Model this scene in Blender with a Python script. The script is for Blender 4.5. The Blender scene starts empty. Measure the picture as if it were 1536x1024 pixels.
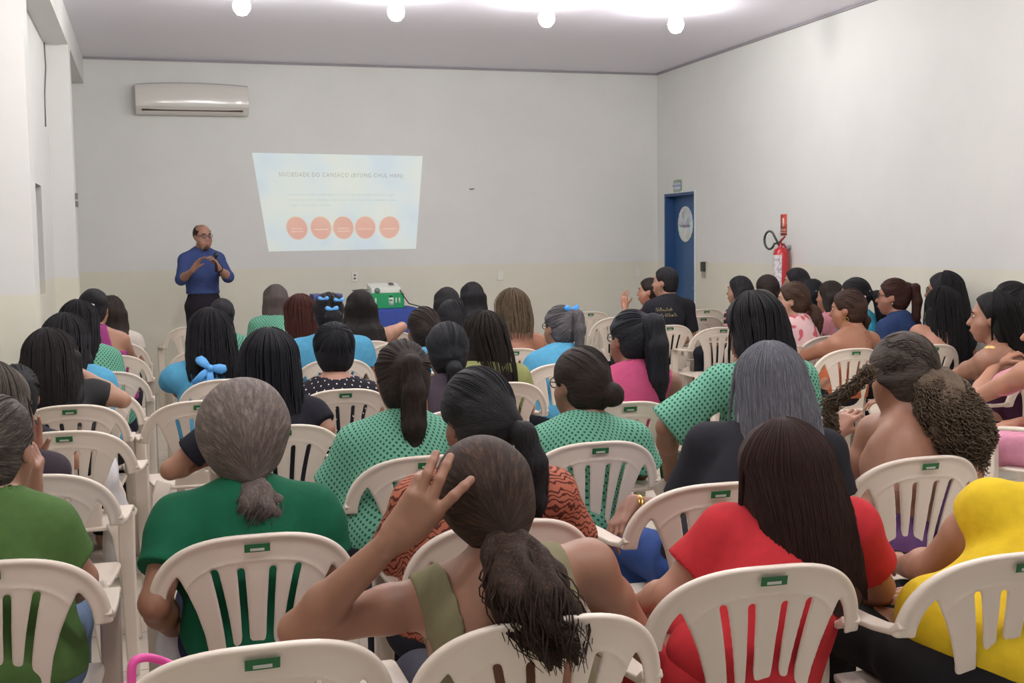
import bpy, bmesh, math, random
import numpy as np
from mathutils import Vector, Matrix
random.seed(7); RNG=np.random.RandomState(11)
SC=bpy.context.scene; COL=SC.collection
A_=np.array
# ---------------------------------------------------------------- camera
CZ=1.54; F=1800.; PITCH,ROLL,YAW=.082,-.014,.291
fw=A_([math.sin(YAW)*math.cos(PITCH),math.cos(YAW)*math.cos(PITCH),-math.sin(PITCH)])
_r0=A_([math.cos(YAW),-math.sin(YAW),0]); _u0=np.cross(_r0,fw)
rt=_r0*math.cos(ROLL)+_u0*math.sin(ROLL); up=-_r0*math.sin(ROLL)+_u0*math.cos(ROLL)
CP=A_([0,0,CZ])
def ray(x,y): return fw+rt*(x-768)/F-up*(y-512)/F
def atz(x,y,z):
    d=ray(x,y); return CP+d*(z-CZ)/d[2]
def aty(x,y,Y):
    d=ray(x,y); return CP+d*Y/d[1]
def atx(x,y,X):
    d=ray(x,y); return CP+d*X/d[0]
cam=bpy.data.cameras.new('camera'); cam.sensor_width=36; cam.lens=36*F/1536; cam.clip_start=.05
co=bpy.data.objects.new('camera',cam); COL.objects.link(co)
co.matrix_world=Matrix(((rt[0],up[0],-fw[0],0),(rt[1],up[1],-fw[1],0),(rt[2],up[2],-fw[2],CZ),(0,0,0,1)))
SC.camera=co
# ---------------------------------------------------------------- materials
def lin(c):
    return tuple(((v/255)/12.92 if v/255<=.04045 else ((v/255+.055)/1.055)**2.4) for v in c)+(1,)
def newmat(name):
    m=bpy.data.materials.new(name); m.use_nodes=True; nt=m.node_tree
    return m,nt,nt.nodes['Principled BSDF']
def N(nt,t,**k):
    n=nt.nodes.new(t)
    for a,v in k.items():
        if a in n.inputs.keys(): n.inputs[a].default_value=v
        else: setattr(n,a,v)
    return n
def ramp(nt,src,stops,interp='LINEAR'):
    r=nt.nodes.new('ShaderNodeValToRGB'); r.color_ramp.interpolation=interp
    e=r.color_ramp.elements
    while len(e)<len(stops): e.new(.5)
    for i,(p,c) in enumerate(stops): e[i].position=p; e[i].color=c
    nt.links.new(src,r.inputs[0]); return r
_mc={}
def plain(col,rough=.6,name='paint',noise=.0,scale=20,bump=0,spec=.5,metal=0,emit=0,coat=0):
    key=(col,rough,name,noise,scale,bump,emit)
    if key in _mc: return _mc[key]
    m,nt,b=newmat(name); b.inputs['Roughness'].default_value=rough; b.inputs['Metallic'].default_value=metal
    b.inputs['Specular IOR Level'].default_value=spec
    c=lin(col); b.inputs['Base Color'].default_value=c
    tc=N(nt,'ShaderNodeTexCoord')
    n=N(nt,'ShaderNodeTexNoise',Scale=scale,Detail=4.); nt.links.new(tc.outputs['Object'],n.inputs['Vector'])
    k=noise
    r=ramp(nt,n.outputs['Fac'],[(.3,tuple(x*(1-k) for x in c[:3])+(1,)),(.7,tuple(min(1,x*(1+k)) for x in c[:3])+(1,))])
    nt.links.new(r.outputs[0],b.inputs['Base Color'])
    if bump:
        bp=N(nt,'ShaderNodeBump',Strength=.5,Distance=bump); nt.links.new(n.outputs['Fac'],bp.inputs['Height']); nt.links.new(bp.outputs[0],b.inputs['Normal'])
    if emit:
        b.inputs['Emission Strength'].default_value=emit; b.inputs['Emission Color'].default_value=c
    if coat: b.inputs['Coat Weight'].default_value=coat; b.inputs['Coat Roughness'].default_value=.15
    _mc[key]=m; return m
def skin(col): 
    m=plain(col,.48,'skin',.07,9,.0006); 
    b=m.node_tree.nodes['Principled BSDF']; b.inputs['Subsurface Weight'].default_value=.08; b.inputs['Subsurface Scale'].default_value=.02
    b.inputs['Subsurface Radius'].default_value=(1,.4,.25)
    return m
def cloth(col,rough=.85,name='fabric'): return plain(col,rough,name,.07,35,.002,spec=.2)
def hairmat(c1,c2,c3=None,key=None,rough=.62,fine=1.0):
    k=('hair',c1,c2,c3,fine)
    if k in _mc: return _mc[k]
    m,nt,b=newmat('hair'); b.inputs['Roughness'].default_value=rough; b.inputs['Specular IOR Level'].default_value=.22
    at=N(nt,'ShaderNodeAttribute',attribute_name='flow')
    n=N(nt,'ShaderNodeTexNoise',Scale=11.*fine,Detail=6.,Roughness=.75); nt.links.new(at.outputs['Vector'],n.inputs['Vector'])
    st=[(.34,lin(c1)),(.52,lin(tuple((a*1.2+b_)/2.2 for a,b_ in zip(c1,c2)))),(.66,lin(c2))]
    if c3: st.append((.74,lin(c3)))
    r=ramp(nt,n.outputs['Fac'],st); nt.links.new(r.outputs[0],b.inputs['Base Color'])
    bp=N(nt,'ShaderNodeBump',Strength=.8,Distance=.004); nt.links.new(n.outputs['Fac'],bp.inputs['Height']); nt.links.new(bp.outputs[0],b.inputs['Normal'])
    _mc[k]=m; return m
def mathn(nt,op,a,b=None):
    n=nt.nodes.new('ShaderNodeMath'); n.operation=op
    for i,v in enumerate((a,b)):
        if v is None: continue
        if isinstance(v,(int,float)): n.inputs[i].default_value=v
        else: nt.links.new(v,n.inputs[i])
    return n.outputs[0]
def dotted(base,dot,sx,sz,rad,blot=None,name='dotted_fabric'):
    k=('dot',base,dot,sx,rad,blot)
    if k in _mc: return _mc[k]
    m,nt,b=newmat(name); b.inputs['Roughness'].default_value=.8; b.inputs['Specular IOR Level'].default_value=.25
    at=N(nt,'ShaderNodeAttribute',attribute_name='weave'); sp=N(nt,'ShaderNodeSeparateXYZ'); nt.links.new(at.outputs['Vector'],sp.inputs[0])
    v=mathn(nt,'DIVIDE',sp.outputs[1],sz); row=mathn(nt,'FLOOR',v)
    par=mathn(nt,'MULTIPLY',mathn(nt,'MODULO',mathn(nt,'ADD',row,1000.),2.),.5)
    uu=mathn(nt,'ADD',mathn(nt,'DIVIDE',sp.outputs[0],sx),par)
    fu=mathn(nt,'MULTIPLY',mathn(nt,'SUBTRACT',mathn(nt,'FRACT',uu),.5),sx); fv=mathn(nt,'MULTIPLY',mathn(nt,'SUBTRACT',mathn(nt,'FRACT',v),.5),sz)
    d=mathn(nt,'SQRT',mathn(nt,'ADD',mathn(nt,'MULTIPLY',fu,fu),mathn(nt,'MULTIPLY',fv,fv)))
    msk=mathn(nt,'LESS_THAN',d,rad)
    if blot:
        n=N(nt,'ShaderNodeTexNoise',Scale=9.,Detail=2.); nt.links.new(at.outputs['Vector'],n.inputs['Vector'])
        msk=mathn(nt,'MAXIMUM',msk,mathn(nt,'GREATER_THAN',n.outputs['Fac'],blot))
    mx=N(nt,'ShaderNodeMix',data_type='RGBA'); nt.links.new(msk,mx.inputs[0]); mx.inputs[6].default_value=lin(base); mx.inputs[7].default_value=lin(dot)
    nt.links.new(mx.outputs[2],b.inputs['Base Color']); _mc[k]=m; return m
def tiger(base,dark):
    m,nt,b=newmat('animal_print_fabric'); b.inputs['Roughness'].default_value=.8; b.inputs['Specular IOR Level'].default_value=.2
    at=N(nt,'ShaderNodeAttribute',attribute_name='weave')
    w=N(nt,'ShaderNodeTexWave',Scale=21.,Distortion=14.,Detail=2.); w.inputs['Detail Scale'].default_value=.9
    w.bands_direction='Y'; nt.links.new(at.outputs['Vector'],w.inputs['Vector'])
    r=ramp(nt,w.outputs['Fac'],[(.24,lin(dark)),(.34,lin(base))]); nt.links.new(r.outputs[0],b.inputs['Base Color']); return m
def stripes(a,c,sz,name='striped_fabric'):
    m,nt,b=newmat(name); b.inputs['Roughness'].default_value=.8
    at=N(nt,'ShaderNodeAttribute',attribute_name='weave'); sp=N(nt,'ShaderNodeSeparateXYZ'); nt.links.new(at.outputs['Vector'],sp.inputs[0])
    s=mathn(nt,'ADD',mathn(nt,'MULTIPLY',sp.outputs[0],.5),sp.outputs[1])
    f=mathn(nt,'LESS_THAN',mathn(nt,'FRACT',mathn(nt,'DIVIDE',s,sz)),.35)
    mx=N(nt,'ShaderNodeMix',data_type='RGBA'); nt.links.new(f,mx.inputs[0]); mx.inputs[6].default_value=lin(a); mx.inputs[7].default_value=lin(c)
    nt.links.new(mx.outputs[2],b.inputs['Base Color']); return m
def floral(base,spot,thr=.62,sc=14.):
    m,nt,b=newmat('floral_fabric'); b.inputs['Roughness'].default_value=.8
    at=N(nt,'ShaderNodeAttribute',attribute_name='weave'); n=N(nt,'ShaderNodeTexNoise',Scale=sc,Detail=1.); nt.links.new(at.outputs['Vector'],n.inputs['Vector'])
    r=ramp(nt,n.outputs['Fac'],[(thr-.03,lin(base)),(thr+.02,lin(spot))]); nt.links.new(r.outputs[0],b.inputs['Base Color']); return m
# ---------------------------------------------------------------- mesh helpers
def link(name,me,m,parent=None,loc=None):
    o=bpy.data.objects.new(name,me); COL.objects.link(o)
    if m: me.materials.append(m)
    if parent: o.parent=parent
    if loc is not None: o.location=loc
    return o
def tag(o,label,cat,group=None,kind=None):
    if label: o['label']=label
    if cat: o['category']=cat
    if group: o['group']=group
    if kind: o['kind']=kind
    return o
def empty(name,loc,label,cat,group=None,rz=0):
    o=bpy.data.objects.new(name,None); COL.objects.link(o); o.location=loc; o.rotation_euler=(0,0,rz); o.empty_display_size=.1
    return tag(o,label,cat,group)
def tomesh(name,V,Fc,smooth=True,attr=None):
    me=bpy.data.meshes.new(name)
    V=np.asarray(V,dtype=np.float32).reshape(-1,3); 
    if isinstance(Fc,np.ndarray):
        nf,k=Fc.shape
        me.vertices.add(len(V)); me.vertices.foreach_set('co',V.ravel())
        me.loops.add(nf*k); me.loops.foreach_set('vertex_index',Fc.astype(np.int32).ravel())
        me.polygons.add(nf); me.polygons.foreach_set('loop_start',np.arange(0,nf*k,k,dtype=np.int32))
        me.update(calc_edges=True)
    else: me.from_pydata([tuple(map(float,v)) for v in V],[],Fc)
    if smooth: me.polygons.foreach_set('use_smooth',np.ones(len(me.polygons),dtype=bool))
    if attr:
        for n,a in attr.items():
            at=me.attributes.new(n,'FLOAT_VECTOR','POINT'); at.data.foreach_set('vector',np.asarray(a,dtype=np.float32).ravel())
    me.validate(); return me
class MB:
    def __init__(s): s.v=[]; s.f=[]; s.fl=[]
    def add(s,V,Fc,flow=None):
        o=len(s.v); s.v+= [tuple(map(float,p)) for p in V]; s.f+=[tuple(i+o for i in q) for q in Fc]
        if flow is not None: s.fl+=[tuple(p) for p in flow]
    def box(s,a,b):
        (x0,y0,z0),(x1,y1,z1)=a,b
        s.add([(x0,y0,z0),(x1,y0,z0),(x1,y1,z0),(x0,y1,z0),(x0,y0,z1),(x1,y0,z1),(x1,y1,z1),(x0,y1,z1)],
              [(0,3,2,1),(4,5,6,7),(0,1,5,4),(1,2,6,5),(2,3,7,6),(3,0,4,7)]); return s
    def tube(s,P,R,n=8,cap=True,flow=None,flat=1.):
        P=[A_(p,float) for p in P]
        if not hasattr(R,'__len__'): R=[R]*len(P)
        V=[];Fc=[];FL=[]; prev=None
        for i,p in enumerate(P):
            t=P[min(i+1,len(P)-1)]-P[max(i-1,0)]; t=t/(np.linalg.norm(t)+1e-9)
            if prev is None:
                a=A_([0,0,1.]) if abs(t[2])<.9 else A_([1.,0,0]); e1=np.cross(t,a)
            else: e1=prev-t*np.dot(prev,t)
            e1/=np.linalg.norm(e1)+1e-9; prev=e1; e2=np.cross(t,e1)
            for k in range(n):
                an=2*math.pi*k/n; V.append(p+(e1*math.cos(an)+e2*math.sin(an)*flat)*R[i])
                if flow is not None: FL.append((flow[0]+.15*math.cos(an),flow[1]+.15*math.sin(an),i*.08))
        for i in range(len(P)-1):
            for k in range(n): Fc.append((i*n+k,i*n+(k+1)%n,(i+1)*n+(k+1)%n,(i+1)*n+k))
        if cap: Fc.append(tuple(range(n-1,-1,-1))); Fc.append(tuple((len(P)-1)*n+k for k in range(n)))
        s.add(V,Fc,FL if flow is not None else None); return s
    def ell(s,c,r,n=12,R=None):
        V=[];Fc=[]; m=n//2
        for i in range(m+1):
            th=math.pi*i/m
            for k in range(n):
                ph=2*math.pi*k/n; v=A_([math.sin(th)*math.cos(ph)*r[0],math.sin(th)*math.sin(ph)*r[1],math.cos(th)*r[2]])
                if R is not None: v=R@v
                V.append(A_(c)+v)
        for i in range(m):
            for k in range(n): Fc.append((i*n+k,(i+1)*n+k,(i+1)*n+(k+1)%n,i*n+(k+1)%n))
        s.add(V,Fc); return s
    def lathe(s,prof,c=(0,0,0),n=24,R=None):
        V=[];Fc=[]
        for (r,z) in prof:
            for k in range(n):
                an=2*math.pi*k/n; v=A_([r*math.cos(an),r*math.sin(an),z])
                if R is not None: v=R@v
                V.append(A_(c)+v)
        for i in range(len(prof)-1):
            for k in range(n): Fc.append((i*n+k,i*n+(k+1)%n,(i+1)*n+(k+1)%n,(i+1)*n+k))
        Fc.append(tuple(range(n-1,-1,-1))); Fc.append(tuple((len(prof)-1)*n+k for k in range(n)))
        s.add(V,Fc); return s
    def build(s,name,m,parent=None,smooth=True,bevel=0,loc=None,seg=2):
        me=tomesh(name,s.v,s.f,smooth,{'flow':s.fl} if s.fl else None); o=link(name,me,m,parent,loc)
        if bevel:
            b=o.modifiers.new('bevel','BEVEL'); b.width=bevel; b.segments=seg; b.limit_method='ANGLE'
            me.polygons.foreach_set('use_smooth',np.ones(len(me.polygons),dtype=bool)); w=o.modifiers.new('wn','WEIGHTED_NORMAL')
        return o
# ---------------------------------------------------------------- signed-distance modelling
def C_(a,b,ra,rb,k=.02,cut=None): return ('c',A_(a,float),A_(b,float),ra,rb,k,cut)
def E_(c,r,k=.02,R=None): return ('e',A_(c,float),A_(r,float),R,k)
def _dist(p,X,Y,Z):
    if p[0]=='c':
        _,a,b,ra,rb,k,cut=p; ba=b-a; L2=float(ba@ba)+1e-12
        x=X-a[0];y=Y-a[1];z=Z-a[2]
        t=np.clip((x*ba[0]+y*ba[1]+z*ba[2])/L2,0,1)
        d=np.sqrt((x-t*ba[0])**2+(y-t*ba[1])**2+(z-t*ba[2])**2)-(ra+(rb-ra)*t)
        if cut is not None:
            n=cut[1]/np.linalg.norm(cut[1]); q=cut[0]
            d=np.maximum(d,(X-q[0])*n[0]+(Y-q[1])*n[1]+(Z-q[2])*n[2])
        return d
    _,c,r,R,k=p
    x=X-c[0];y=Y-c[1];z=Z-c[2]
    if R is not None: x,y,z=(R[0,0]*x+R[1,0]*y+R[2,0]*z),(R[0,1]*x+R[1,1]*y+R[2,1]*z),(R[0,2]*x+R[1,2]*y+R[2,2]*z)
    k0=np.sqrt((x/r[0])**2+(y/r[1])**2+(z/r[2])**2); k1=np.sqrt((x/r[0]**2)**2+(y/r[1]**2)**2+(z/r[2]**2)**2)+1e-9
    return np.minimum(k0*(k0-1)/k1,1.)
def _bb(p):
    if p[0]=='c': return np.minimum(p[1]-p[3],p[2]-p[4]),np.maximum(p[1]+p[3],p[2]+p[4])
    m=max(p[2]) if p[3] is not None else p[2]
    return p[1]-m,p[1]+m
def sdf(adds,h,subs=(),region=None,disp=None,local=()):
    los,his=zip(*[_bb(p) for p in adds]); lo=np.min(los,0)-2.5*h; hi=np.max(his,0)+2.5*h
    n=np.ceil((hi-lo)/h).astype(int)+1
    ax=[lo[i]+h*np.arange(n[i]) for i in range(3)]
    Fd=np.full(n,1.,dtype=np.float32)
    def blk(p,mar):
        a,b=_bb(p); i0=np.clip(((a-mar-lo)/h).astype(int),0,n-1); i1=np.clip(np.ceil((b+mar-lo)/h).astype(int)+1,1,n)
        sl=tuple(slice(i0[i],i1[i]) for i in range(3))
        return sl,ax[0][sl[0]][:,None,None],ax[1][sl[1]][None,:,None],ax[2][sl[2]][None,None,:]
    for p in adds:
        k=p[5] if p[0]=='c' else p[4]
        sl,X,Y,Z=blk(p,k+2.5*h); d=_dist(p,X,Y,Z); f0=Fd[sl]
        if k>0:
            hh=np.maximum(k-np.abs(f0-d),0)/k; Fd[sl]=np.minimum(f0,d)-hh*hh*k*.25
        else: Fd[sl]=np.minimum(f0,d)
    for p in subs:
        k=p[5] if p[0]=='c' else p[4]
        sl,X,Y,Z=blk(p,k+2.5*h); d=-_dist(p,X,Y,Z); f0=Fd[sl]; k=max(k,1e-4)
        hh=np.maximum(k-np.abs(f0-d),0)/k; Fd[sl]=np.maximum(f0,d)+hh*hh*k*.25
    X,Y,Z=ax[0][:,None,None],ax[1][None,:,None],ax[2][None,None,:]
    if region is not None: Fd=np.maximum(Fd,region(X,Y,Z))
    if disp is not None: Fd=Fd+disp(X,Y,Z)
    return nets(Fd,lo,h)
def nets(Fd,lo,h):
    h=np.asarray(h,float)*np.ones(3)
    S=Fd<0; n=A_(Fd.shape)
    corners=[(i,j,k) for i in(0,1) for j in(0,1) for k in(0,1)]
    cnt=np.zeros(n-1,dtype=np.int8)
    for c in corners: cnt+=S[c[0]:n[0]-1+c[0],c[1]:n[1]-1+c[1],c[2]:n[2]-1+c[2]]
    act=np.argwhere((cnt>0)&(cnt<8))
    idx=-np.ones(n-1,dtype=np.int64); idx[act[:,0],act[:,1],act[:,2]]=np.arange(len(act))
    vals={c:Fd[act[:,0]+c[0],act[:,1]+c[1],act[:,2]+c[2]] for c in corners}
    pos=np.zeros((len(act),3)); w=np.zeros(len(act))
    for a in range(3):
        for c in corners:
            if c[a]==0:
                c2=list(c); c2[a]=1; c2=tuple(c2); v0,v1=vals[c],vals[c2]; m=(v0<0)!=(v1<0)
                t=v0/np.where(m,v0-v1,1); P=np.tile(A_(c,float),(len(act),1)); P[:,a]=t
                pos+=P*m[:,None]; w+=m
    V=lo+(act+pos/w[:,None])*h
    Q=[]
    for a in range(3):
        b,c=(a+1)%3,(a+2)%3
        s0=[slice(None)]*3; s1=[slice(None)]*3; s0[a]=slice(0,n[a]-1); s1[a]=slice(1,n[a])
        s0[b]=s1[b]=slice(1,n[b]-1); s0[c]=s1[c]=slice(1,n[c]-1)
        A0=S[tuple(s0)];A1=S[tuple(s1)]; e=np.argwhere(A0!=A1)
        if not len(e): continue
        fl=A0[e[:,0],e[:,1],e[:,2]]
        g=e.copy(); g[:,b]+=1; g[:,c]+=1
        def ix(db,dc):
            q=g.copy(); q[:,b]+=db; q[:,c]+=dc; return idx[q[:,0],q[:,1],q[:,2]]
        q=np.stack([ix(-1,-1),ix(0,-1),ix(0,0),ix(-1,0)],1); q[~fl]=q[~fl][:,::-1]; Q.append(q)
    return V,np.concatenate(Q)
def relax(V,Q,it=1,lam=.5):
    for _ in range(it):
        acc=np.zeros_like(V); c=np.zeros(len(V))
        for a,b in ((0,1),(1,2),(2,3),(3,0)):
            np.add.at(acc,Q[:,a],V[Q[:,b]]); np.add.at(c,Q[:,a],1); np.add.at(acc,Q[:,b],V[Q[:,a]]); np.add.at(c,Q[:,b],1)
        V=V+lam*(acc/np.maximum(c,1)[:,None]-V)
    return V
def normals(V,Q):
    fn=np.cross(V[Q[:,2]]-V[Q[:,0]],V[Q[:,3]]-V[Q[:,1]]); nn=np.zeros_like(V)
    for k in range(4): np.add.at(nn,Q[:,k],fn)
    return nn/(np.linalg.norm(nn,axis=1)[:,None]+1e-12)
def wob(seed,freq,n=6):
    r=np.random.RandomState(seed); K=r.normal(size=(n,3)); K/=np.linalg.norm(K,axis=1)[:,None]; K*=np.asarray(freq)*(r.uniform(.6,1.5,size=(n,1))); ph=r.uniform(0,6.3,n)
    def g(X,Y,Z):
        s=0
        for i in range(n): s=s+np.sin(K[i,0]*X+K[i,1]*Y+K[i,2]*Z+ph[i])
        return s/n
    return g
def rotm(yaw=0,pitch=0,roll=0):
    return A_((Matrix.Rotation(math.radians(yaw),3,'Z')@Matrix.Rotation(math.radians(-pitch),3,'X')@Matrix.Rotation(math.radians(roll),3,'Y')))
def unit(v): v=A_(v,float); return v/(np.linalg.norm(v)+1e-9)
# ================================================================ the room
D=13.244; XL=-.591; XR=5.795; ZC=3.503; ZW=1.302; YN=-2.2; PD=.185
def paint(name,up_,lo_,zs,rough=.55):
    m,nt,b=newmat(name); b.inputs['Roughness'].default_value=rough; b.inputs['Specular IOR Level'].default_value=.3
    g=N(nt,'ShaderNodeNewGeometry'); sp=N(nt,'ShaderNodeSeparateXYZ'); nt.links.new(g.outputs['Position'],sp.inputs[0])
    n=N(nt,'ShaderNodeTexNoise',Scale=.9,Detail=6.,Roughness=.65); nt.links.new(g.outputs['Position'],n.inputs['Vector'])
    n2=N(nt,'ShaderNodeTexNoise',Scale=7.,Detail=3.); nt.links.new(g.outputs['Position'],n2.inputs['Vector'])
    zz=mathn(nt,'ADD',sp.outputs[2],mathn(nt,'MULTIPLY',n2.outputs['Fac'],.012))
    def tone(c):
        l=lin(c); return ramp(nt,n.outputs['Fac'],[(.3,tuple(v*.95 for v in l[:3])+(1,)),(.7,tuple(min(1,v*1.03) for v in l[:3])+(1,))]).outputs[0]
    mx=N(nt,'ShaderNodeMix',data_type='RGBA'); nt.links.new(mathn(nt,'GREATER_THAN',zz,zs+.006),mx.inputs[0])
    nt.links.new(tone(lo_),mx.inputs[6]); nt.links.new(tone(up_),mx.inputs[7]); nt.links.new(mx.outputs[2],b.inputs['Base Color'])
    bp=N(nt,'ShaderNodeBump',Strength=.15,Distance=.01); nt.links.new(n2.outputs['Fac'],bp.inputs['Height']); nt.links.new(bp.outputs[0],b.inputs['Normal'])
    return m
WALLP=paint('two_tone_wall_paint',(221,221,218),(222,219,204),ZW)
WALLU=paint('white_wall_paint',(221,221,218),(221,221,218),-1)
def struct(name,mb,m,bevel=0):
    o=mb.build(name,m,smooth=False,bevel=bevel); o['kind']='structure'; return o
# floor tiles
mf,nt,b=newmat('floor_tiles'); b.inputs['Roughness'].default_value=.22
tc=N(nt,'ShaderNodeTexCoord'); br=nt.nodes.new('ShaderNodeTexBrick'); br.offset=0; br.inputs['Scale'].default_value=1; br.inputs['Brick Width'].default_value=.45; br.inputs['Row Height'].default_value=.45
br.inputs['Mortar Size'].default_value=.004; br.inputs['Color1'].default_value=lin((205,196,182)); br.inputs['Color2'].default_value=lin((200,190,175)); br.inputs['Mortar'].default_value=lin((140,130,118))
nt.links.new(tc.outputs['Object'],br.inputs['Vector']); nt.links.new(br.outputs['Color'],b.inputs['Base Color'])
struct('floor',MB().box((XL-.3,YN,-.1),(XR+.3,D+.2,0)),mf)
# ceiling: lavender pvc strips
mcg,nt,b=newmat('pvc_ceiling'); b.inputs['Roughness'].default_value=.35
g=N(nt,'ShaderNodeNewGeometry'); sp=N(nt,'ShaderNodeSeparateXYZ'); nt.links.new(g.outputs['Position'],sp.inputs[0])
fy=mathn(nt,'FRACT',mathn(nt,'DIVIDE',sp.outputs[1],.1)); r=ramp(nt,fy,[(0,lin((214,210,223))),(.05,lin((238,234,246))),(.95,lin((238,234,246))),(1,lin((214,210,223)))])
nt.links.new(r.outputs[0],b.inputs['Base Color'])
struct('ceiling',MB().box((XL-.3,YN,ZC),(XR+.3,D+.2,ZC+.1)),mcg)
mt=plain((150,146,152),.6,'cornice_paint')
struct('trim_1',MB().box((XL,D-.02,ZC-.022),(XR,D-.0005,ZC-.0005)),mt)
struct('trim_2',MB().box((XR-.02,YN+.1,ZC-.022),(XR-.0005,D-.021,ZC-.0005)),mt)
struct('wall_back',MB().box((XL-.3,D,0),(XR+.3,D+.15,ZC)),WALLP)
# right wall with the door opening
dn=atx(1042,380,XR)[1]; df=atx(996.5,330,XR)[1]; dz=atx(1020,289,XR)[2]
w=MB().box((XR,YN,0),(XR+.15,dn,ZC)); w.box((XR,df,0),(XR+.15,D,ZC)); w.box((XR,dn,dz),(XR+.15,df,ZC)); struct('wall_right',w,WALLP)
blue=plain((58,94,138),.4,'blue_door_paint',.06,3,.0008)
dr=MB().box((XR+.125,dn+.03,.01),(XR+.15,df-.03,dz-.03)).build('door_1',blue,smooth=False); dr['kind']='structure'
fr=MB(); fr.box((XR+.002,dn,0),(XR+.15,dn+.03,dz)); fr.box((XR+.002,df-.03,0),(XR+.15,df,dz)); fr.box((XR+.002,dn+.03,dz-.03),(XR+.15,df-.03,dz))
fr.build('door_frame',plain((42,76,122),.4,'blue_frame_paint',.05,3),dr,smooth=False)
ar=MB(); e=.022
ar.box((XR-.008,dn-e,0),(XR-.0005,dn,dz+e)); ar.box((XR-.008,df,0),(XR-.0005,df+e,dz+e)); ar.box((XR-.008,dn,dz),(XR-.0005,df,dz+e))
ar.build('architrave',plain((215,220,224),.5,'white_architrave'),dr,smooth=False)
MB().tube([(XR+.12,dn+.09,1.0),(XR+.08,dn+.09,1.0),(XR+.075,dn+.19,1.0)],.009,8).build('door_handle',plain((150,150,150),.3,'steel',metal=1.),dr)
# left wall: recess plane + piers + beam
wl=MB().box((XL-.3-PD,YN,0),(XL-PD,D+.15,ZC)); 
Y0,Y1=atx(54,300,XL-PD)[1],atx(62.5,300,XL-PD)[1]; z0,z1=1.2,2.02
wl=MB(); wl.box((XL-.3-PD,YN,0),(XL-PD,Y0,ZC)); wl.box((XL-.3-PD,Y1,0),(XL-PD,D+.15,ZC)); wl.box((XL-.3-PD,Y0,0),(XL-PD,Y1,z0)); wl.box((XL-.3-PD,Y0,z1),(XL-PD,Y1,ZC))
struct('wall_left',wl,WALLP)
YA,YB=6.824,10.761
for i,(a,b_) in enumerate([(2.45,2.70),(YA,YA+.25),(YB,YB+.25)]):
    struct('pillar_%d'%(i+1),MB().box((XL-PD+.0005,a,0),(XL,b_,ZC-.0005)),WALLP)
zb=ZC-.27
k=MB()
for a,b_ in ((YN,2.45),(2.70,YA),(YA+.25,YB),(YB+.25,D-.0005)): k.box((XL-PD+.0005,a+.0005,zb),(XL,b_-.0005,ZC-.0005))
struct('beam',k,WALLU)
wn=MB().box((XL-PD-.19,Y0,z0),(XL-PD-.17,Y1,z1)).build('window_1',plain((120,118,122),.25,'window_glass'),smooth=False); wn['kind']='structure'
f=MB(); e=.02
f.box((XL-PD-.168,Y0+.001,z0+.001),(XL-PD-.13,Y0+e,z1-.001)); f.box((XL-PD-.168,Y1-e,z0+.001),(XL-PD-.13,Y1-.001,z1-.001)); f.box((XL-PD-.168,Y0+e,z0+.001),(XL-PD-.13,Y1-e,z0+e)); f.box((XL-PD-.168,Y0+e,z1-e),(XL-PD-.13,Y1-e,z1-.001))
f.build('window_frame',plain((110,108,110),.4,'aluminium'),wn,smooth=False)
# cable + switch on the left wall
xs=XL-PD+.005
tag(MB().tube([atx(60,46,xs),atx(64,54,xs),atx(66,62,xs),atx(68.5,100,xs),atx(67,140,xs),atx(68.5,190,xs)],.006,6).build('cable',plain((120,112,108),.6,'cable_sheath')),'thin grey cable running down the left recess wall from the beam','cable')
yb=YB+.1
sw=MB()
for yy,zz_ in ((yb,atx(111,293,XL)[2]),(yb,atx(111.5,305,XL)[2])):
    sw.box((XL+.0005,yy-.03,zz_-.025),(XL+.022,yy+.03,zz_+.025))
tag(sw.build('wall_hook',plain((120,120,118),.5,'grey_hook'),bevel=.004),'pair of small grey hooks on the side of the far left pillar','hook')
def outlet(px,py,lab,slots=True,plane='back'):
    p=aty(px,py,D); o=empty('wall_socket',(p[0],D,p[2]),lab,'socket','sockets on the lower back wall')
    MB().box((-.035,-.010,-.055),(.035,-.0005,.055)).build('cover_plate',plain((226,224,214),.4,'socket_plastic'),o,bevel=.003)
    if slots:
        s=MB()
        for z in (.018,-.018): s.tube([(0,-.0105,z),(0,-.013,z)],.012,12)
        s.build('outlet_hole',plain((110,105,98),.6,'socket_hole'),o)
outlet(532,415,'white wall socket with a dark outlet left of the projector')
outlet(750,413,'blank white wall plate on the back wall above the paired dark heads',False)
outlet(955,408,'white wall plate on the back wall beside the man in the black polo',False)
p=aty(707,283,D); tag(MB().tube([(p[0]-.02,D-.002,p[2]),(p[0]-.01,D-.02,p[2]-.006),(p[0]+.012,D-.02,p[2]-.004),(p[0]+.03,D-.002,p[2]+.002)],.005,6).build('wall_nail',plain((70,66,62),.5,'dark_metal')),'tiny bent dark nail in the middle of the back wall','nail')
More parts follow.
